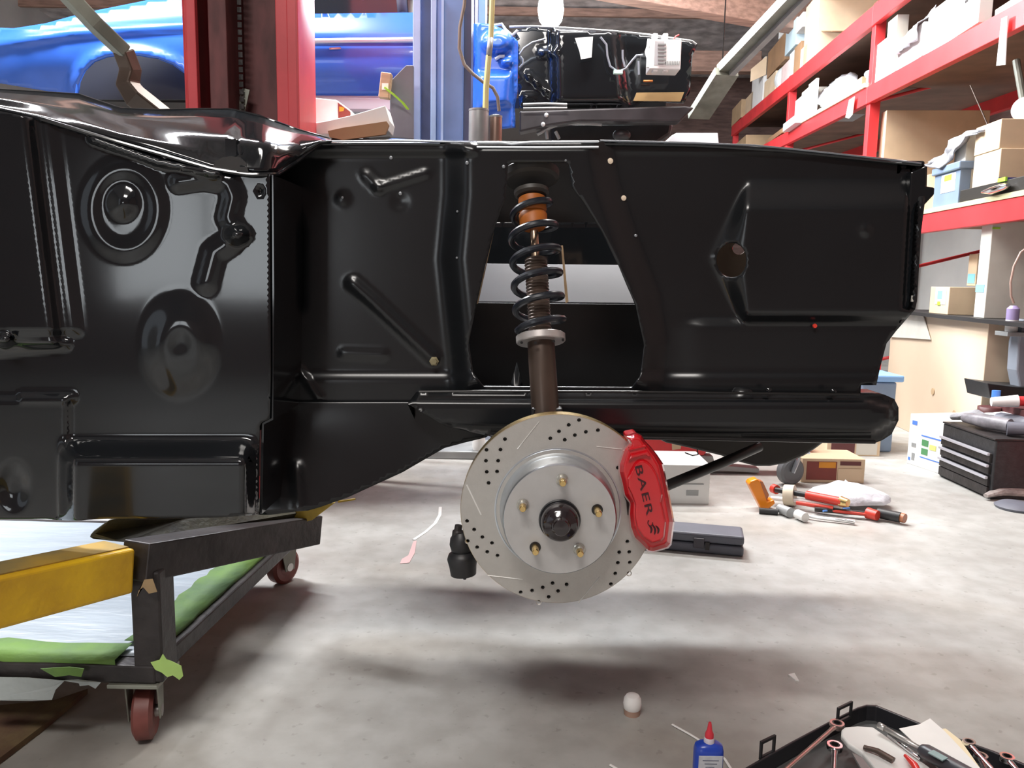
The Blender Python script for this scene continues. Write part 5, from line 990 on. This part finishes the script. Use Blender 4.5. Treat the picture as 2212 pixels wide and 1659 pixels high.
# lower shelf
rbox('carton', 'wide tan cardboard carton behind the near upright on the lower shelf', 1905, 1916, 238, fC, CARDL, x2=2140, wd=.10, labels=(('L', .3, .5, .15, .3, DARKST),))
tt, s0, s1, zb, zt, wv = rbox('storage_bin', 'grey blue plastic bin with a white and green label on the lower shelf', 2022, 2076, 356, fC, TOTE, x2=2100, wd=.0, grp='bins on the red rack', labels=(('L', .3, .85, .42, .86, WHITEB), ('L', .42, .7, .70, .84, LIME)))
mb = MB(); mb.box(R3((s0 + s1) / 2, wv / 2, zt), (wv + .03, s1 - s0 + .03, .04), RR); mb.build('lid', TOTE, tt, bevel=.006)
rbox('carton', 'tan carton end peeking out left of the grey blue bin', 2002, 2022, 372, fC, CARD, wide=.3, wd=.04)
rbox('carton', 'pale upright carton behind the bin under the grey cloth', 2066, 2090, 290, fC, OFFW, x2=2112, wd=.02)
mb = MB(); vs_ = []; n1, n2 = 20, 8; tl = [(1990, 352), (2010, 335), (2035, 300), (2060, 285), (2085, 280), (2112, 278)]; bl = [(1990, 358), (2010, 362), (2035, 364), (2050, 346), (2070, 320), (2085, 296), (2112, 288)]
for i in range(n1 + 1):
    x = 1990 + 122 * i / n1
    for j in range(n2 + 1):
        k = j / n2; yy = at(tl, x) * (1 - k) + at(bl, x) * k; s, z = Wp(x, yy, -.02); vs_.append(R3(s, -.02 + .04 * noise.noise(Vector((i * .35, j * .5, 9))) + .06 * (1 - k), z))
mb.add(vs_, [(i * (n2 + 1) + j, i * (n2 + 1) + j + 1, (i + 1) * (n2 + 1) + j + 1, (i + 1) * (n2 + 1) + j) for i in range(n1) for j in range(n2)], 0, True)
tag(mb.build('shop_cloth', mat('grey_cloth', (.28, .28, .30), .8, var=.3, scale=14, bump=.5), solid=.006), 'grey shop cloth draped over the boxes above the blue grey bin', 'cloth')
zt_ = Wp(2164, 393, .02)[1]
tt, s0, s1, zb, zt, wv = rbox('storage_bin', 'black low tray holding the two stacked tan cartons', 2076, 2290, 393, fC, mat('black_tray', (.03, .027, .024), .4), x2=2420, wd=.0, grp='bins on the red rack', ztop=zt_)
tt2, s0, s1, zb2, zt2, wv2 = rbox('carton', 'lower of two stacked tan cartons on the black tray', 2107, 2163, 320, zt, CARDL, x2=2330, wd=.02, labels=(('E', .0, .6, .02, .16, mat('blue_print', (.05, .06, .25), .5)),))
tt3, s0, s1, zb3, zt3, wv3 = rbox('carton', 'upper of two stacked tan cartons on the black tray', 2111, 2164, 256, zt2, CARDL, x2=2330, wd=.015)
c = R3(s0 + .13, .16, zt3 + .055); t = thing('paint_can', 'round metal can with pale blue lid lying on the upper stacked carton', 'can', c)
mb = MB(); mb.lathe([(.054, 0), (.056, .006), (.056, .15), (.054, .156)], c - RU * .08 - RV * .03, (RV * .8 + RU * .6), 28); mb.build('body', STEEL, t)
mb = MB(); mb.lathe([(.049, -.002), (.049, .002)], c - RU * .08 - RV * .03, (RV * .8 + RU * .6), 28); mb.build('lid', mat('pale_blue_lid', (.45, .52, .66), .4), t)
t = thing('chrome_wrench', 'shiny wrench head lying in front of the black tray', 'wrench', R3(s0, -.02, zb))
P0 = [R3(Wp(x, y, -.03)[0], -.03, Wp(x, y, -.03)[1]) for x, y in ((2124, 415), (2145, 412), (2172, 402), (2178, 400))]
mb = MB(); mb.tube(P0, [.012, .03, .026, .012], 12, flat=.6); mb.build('head', CHROME, t)
mb = MB(); mb.box(R3(Wp(2163, 388, -.01)[0], -.005, Wp(2163, 388, -.01)[1]), (.01, .07, .018), RR); tag(mb.build('green_tape_strip', LIME), 'bright green tape strip at the foot of the stacked tan cartons', 'tape')
for lab, a, b2, r, m, nm in (('thin brown rod leaning behind the stacked tan cartons', (2096, 184), (2130, 262), .004, BROWNT, 'thin_rod'), ('thick grey pipe standing at the right picture edge', (2195, 130), (2218, 262), .017, GALV, 'grey_pipe')):
    A = R3(Wp(a[0], a[1], .12)[0], .12, Wp(a[0], a[1], .12)[1]); B = R3(Wp(b2[0], b2[1], .16)[0], .16, Wp(b2[0], b2[1], .16)[1]); mb = MB(); mb.tube([A, B, B + (B - A) * .9], r, 10); tag(mb.build(nm, m), lab, 'rod')
# beneath the lower shelf
zD = Wp(2090, 690, .0)[1]
mb = MB(); mb.box(R3(4.45, .55, zD), (1.1, 1.9, .02), RR); tag(mb.build('shelf_board', mat('black_board', (.03, .028, .028), .5)), 'thin black board lying across the top of the huge cardboard box', 'board')
zD2 = zD + .011
rbox('carton', 'tan carton with white taped end and blue tape, low on the black board', 2011, 2052, 620, zD2, CARDL, x2=2122, wd=.03, labels=(('L', .3, .85, .35, .95, WHITEB), ('L', .42, .66, .55, .85, BLUET), ('L', .45, .6, .32, .46, LIME)))
rbox('carton', 'tall narrow carton with green and blue tape on the black board', 2122, 2145, 478, zD2, OFFW, x2=2290, wd=.04, labels=(('L', .0, .8, .27, .35, BLUET), ('E', .0, .12, .92, .94, LIME)))
rbox('carton', 'small narrow carton with blue tape behind the tall narrow one', 2094, 2113, 548, Wp(2113, 618, .2)[1], CARDL, x2=2124, wd=.2, labels=(('L', .1, .9, .08, .38, BLUET),))
mb = MB(); c = R3(Wp(2192, 600, .0)[0], .05, Wp(2192, 600, 0)[1]); mb.tube([Y(x, y, 3.7) for x, y in ((2225, 530), (2205, 545), (2190, 575), (2183, 610), (2184, 640), (2190, 655))], .005, 8); tag(mb.build('cable_loop', mat('pinkish_cable', (.45, .30, .25), .5)), 'thin tan cable arching at the right edge beneath the lower beam', 'cable')
t = thing('spray_can', 'small white and purple spray can near the right picture edge', 'can', Y(2184, 716, 3.76)); c = Y(2184, 716, 3.76)
hh = Y(2184, 660, 3.76).z - c.z
mb = MB(); mb.lathe([(.0, 0), (.026, .0), (.027, .004), (.027, hh * .45)], c, (0, 0, 1), 20); mb.build('lower_body', WHITEB, t); mb = MB(); mb.lathe([(.027, hh * .45), (.027, hh * .88), (.014, hh)], c, (0, 0, 1), 20); mb.build('upper_body', mat('purple_print', (.35, .28, .50), .4), t)
mb = MB(); a = Y(2172, 716, 3.76); mb.box((a.x + .15, 3.76, a.z - .01), (.34, .1, .02)); mb.box((a.x + .17, 3.775, a.z * .5 - .01), (.03, .03, a.z - .02)); tag(mb.build('utility_stand', GREYB, bevel=.002), 'grey utility stand at the right picture edge carrying the spray can', 'stand')
mb = MB(); mb.prism([Y(x, y, 3.75) for x, y in ((2226, 690), (2212, 690), (2200, 740), (2196, 800), (2204, 842), (2226, 842))], (0, .08, 0)); tag(mb.build('plastic_cover', mat('grey_blue_plastic', (.28, .31, .36), .45), bevel=.008), 'grey moulded plastic cover hanging at the right picture edge', 'plastic cover')
# huge cardboard box
tt, s0, s1, zb, zt, wv = rbox('huge_carton', 'huge tan cardboard box standing on the floor behind the tool chest', 1926, 2136, 698, .0, mat('huge_carton_card', (.66, .52, .38), .75, var=.06, scale=2), x2=2212, wd=.05, grp=None)
mb = MB(); mb.prism([R3(s1 - .02, .045, zt), R3(s1 - .02, .045, zt - .16), R3(s1 - .62, .045, zt - .13), R3(s1 - .5, .045, zt)], RV * -.006); mb.build('pale_flap', OFFW, tt, bevel=.001)
mb = MB(); mb.lathe([(.02, 0), (.02, .002)], R3(s0 + .55, .048, zt - .42), RV * -1, 16); mb.lathe([(.018, 0), (.018, .002)], R3(s0 + .27, .048, zt - .50), RV * -1, 16); mb.build('stain_mark', CARD, tt)
# blue tote
t = thing('storage_tote', 'grey blue plastic tote with light blue lid at the end of the black rail', 'tote', Z(1900, 976))
a = Z(1866, 976); b2 = Y(1926, 976, a.y); lidz = Y(1900, 812, a.y).z; lidx0 = Y(1850, 812, a.y).x; lidx1 = Y(1946, 812, a.y).x; dp = .42
mb = MB(); r0 = [Vector((a.x, a.y, 0)), Vector((b2.x, a.y, 0)), Vector((b2.x, a.y + dp * .8, 0)), Vector((a.x, a.y + dp * .8, 0))]; r1_ = [Vector((lidx0 + .02, a.y - .03, lidz - .03)), Vector((lidx1 - .03, a.y - .03, lidz - .03)), Vector((lidx1 - .03, a.y + dp, lidz - .03)), Vector((lidx0 + .02, a.y + dp, lidz - .03))]
mb.loft([r0, r1_], smooth=False); mb.build('body', TOTE, t, bevel=.01); mb = MB(); mb.box(((lidx0 + lidx1) / 2, a.y + dp / 2 - .02, lidz - .01), (lidx1 - lidx0, dp + .05, .035)); mb.build('lid', mat('light_blue_lid', (.25, .45, .75), .4), t, bevel=.008)
# white printed carton
A = Z(1958, 1000); B = Z(2024, 1022); B = Vector((B.x, B.y, 0)); A = Vector((A.x, A.y, 0)); dv = (B - A).normalized(); rv = Vector((-dv.y, dv.x, 0)); ht = Y(1958, 893, A.y).z
if rv.x < 0: rv = -rv
t = thing('white_appliance_carton', 'white carton with blue lines and small green pictures beside the tool chest', 'box', (A + B) / 2)
RX = Matrix((dv, rv, dv.cross(rv))).transposed(); L_ = (B - A).length + .12
mb = MB(); mb.box(A + dv * L_ / 2 + rv * .16 + Vector((0, 0, ht / 2)), (L_, .32, ht), RX); mb.build('body', WHITEB, t, bevel=.003)
BLP = mat('blue_line_print', (.08, .20, .62), .5); GRP = mat('green_picture_print', (.08, .25, .10), .5)
def onface(u0, u1, v0, v1, m, nm='printed_label'):
    mb = MB(); mb.box(A + dv * L_ * (u0 + u1) / 2 - rv * .001 + Vector((0, 0, ht * (v0 + v1) / 2)), (L_ * (u1 - u0), .002, ht * (v1 - v0)), RX); mb.build(nm, m, t)
onface(.27, .98, .62, .645, BLP, 'blue_line'); onface(.27, .98, .2, .22, BLP, 'blue_line'); onface(.29, .42, .44, .56, GRP, 'green_picture'); onface(.29, .42, .27, .39, GRP, 'green_picture'); onface(.45, .58, .40, .50, mat('yellow_print', (.6, .6, .2), .5), 'yellow_picture')
onface(.06, .16, .80, .88, BLP, 'blue_logo'); onface(.08, .17, .36, .44, GREYB, 'grey_icon'); onface(.10, .16, .10, .24, GREYB, 'grey_icon'); onface(.03, .07, .08, .14, BLP, 'blue_mark')
# black tool chest
A = Z(2023, 1027); B = Z(2134, 1079); A = Vector((A.x, A.y, 0)); B = Vector((B.x, B.y, 0)); dv = (B - A).normalized(); rv = Vector((-dv.y, dv.x, 0)); rv = rv if rv.x > 0 else -rv; L_ = (B - A).length; ht = Y(2134, 952, B.y).z
RX = Matrix((dv, rv, dv.cross(rv))).transposed()
chest = thing('tool_chest', 'black portable tool chest with three silver drawer handles, tools piled on top', 'tool chest', (A + B) / 2)
def cb(u, r, z, sz): return (A + dv * u + rv * r + Vector((0, 0, z)), sz, RX)
mb = MB(); mb.box(*cb(L_ / 2, .20, ht / 2, (L_, .38, ht))); mb.build('body', mat('black_textured_steel', (.025, .025, .027), .45, var=.3, scale=40, bump=.2), chest, bevel=.006)
mb = MB(); mb.box(*cb(L_ / 2, .20, ht + .004, (L_ * 1.0, .39, .008))); mb.build('top_rim', DARKST, chest, bevel=.003)
for k, z in enumerate((.62, .42, .22, .05)):
    mb = MB(); mb.box(*cb(L_ / 2, .006, ht * (z + .07), (L_ * .93, .016, ht * .155))); dr = mb.build('drawer', DARKST, chest, bevel=.002)
    if k < 3:
        mb = MB(); mb.box(*cb(L_ / 2, -.006, ht * (z + .135), (L_ * .93, .014, .012))); mb.build('drawer_handle', mat('silver_handle', (.60, .60, .66), .3, .5), dr, bevel=.003)
# clutter on the chest
ztop = ht + .009; grp = 'tools on the black chest'
def ont(u, r, z=0): return A + dv * u + rv * r + Vector((0, 0, ztop + z))
def clut(nm, lab, cat, pts, r, m, n=12, flat=None):
    mb = MB(); mb.tube(pts, r, n, flat=flat); tag(mb.build(nm, m), lab, cat, grp)
clut('cordless_grinder', 'grey power tool body lying near the front of the chest top', 'power tool', [ont(.10, .05, .035), ont(.22, .07, .04), ont(.32, .12, .04)], [.022, .032, .03], mat('grey_tool', (.22, .21, .23), .4, var=.3, scale=30), flat=1)
clut('drill_head', 'dark drill head at the near corner of the chest top', 'power tool', [ont(.33, .10, .03), ont(.36, .16, .035)], [.03, .028], GREYP)
clut('shop_towel', 'white rolled towel at the right on the chest top', 'towel', [ont(.36, .22, .04), ont(.44, .34, .025)], [.035, .032], WHITEB, flat=.8)
clut('red_air_tool', 'long red cylinder lying highest across the chest', 'air tool', [ont(.2, .22, .13), ont(.25, .48, .14)], .022, REDB)
clut('white_funnel', 'white cone end joined before the red cylinder', 'funnel', [ont(.17, .12, .12), ont(.2, .22, .13)], [.02, .028], WHITEB)
clut('blue_bottle_cap', 'small bright blue cap left of the red cylinder', 'cap', [ont(.12, .17, .13), ont(.12, .17, .165)], .018, mat('bright_blue_cap', (.08, .25, .75), .35))
clut('flat_white_box', 'flat white sheet at the far side of the chest top', 'sheet', [ont(.02, .18, .05), ont(.30, .34, .06)], [.06, .07], WHITEB, flat=.2)
clut('black_socket_tray', 'black socket tray in the middle of the chest top', 'tray', [ont(.12, .2, .04), ont(.34, .28, .05)], [.05, .05], GREYP, flat=.5)
clut('grey_cloth_heap', 'grey cloth heap at the far corner of the chest top', 'cloth', [ont(.0, .05, .02), ont(.1, .1, .05), ont(.16, .14, .03)], [.02, .035, .02], mat('grey_cloth', (.28, .28, .30), .8), flat=.7)
mb = MB(); mb.tube([ont(.05, .19, .025), ont(.05, .19, .08)], .05, 10); mb.box(ont(.17, .3, .05), (.3, .15, .09), RX); tag(mb.build('parts_crate', mat('dark_red_crate', (.10, .03, .03), .5)), 'dark low crate behind the clutter on the chest top', 'crate')
mb = MB(); a = Y(2134, 862, 3.72); mb.prism([Y(x, y, 3.72) for x, y in ((2133, 828), (2195, 836), (2240, 838), (2240, 868), (2140, 862))], (0, .2, 0)); mb.box((a.x + .15, 3.82, (a.z) / 2 - .005), (.1, .1, a.z - .01)); tag(mb.build('black_crate', RUBBER, bevel=.004), 'black plastic crate on a post behind the tool chest', 'crate')
mb = MB(); c = Z(2195, 1098); mb.lathe([(.075, 0), (.08, .01), (.06, .022), (.02, .024)], c, (0, 0, 1), 28); tag(mb.build('sanding_disc', GREYP), 'grey round disc on the floor below the tool chest', 'disc')
mb = MB(); c = Z(2190, 1082); mb.tube([c + Vector((-.12, 0, .02)), c + Vector((-.04, .03, .035)), c + Vector((.1, .02, .03))], [.012, .03, .025], 10, flat=.7); tag(mb.build('crumpled_rag', mat('pale_rag', (.40, .35, .33), .8, var=.3, scale=25, bump=.4)), 'crumpled pale rag against the foot of the tool chest', 'rag')
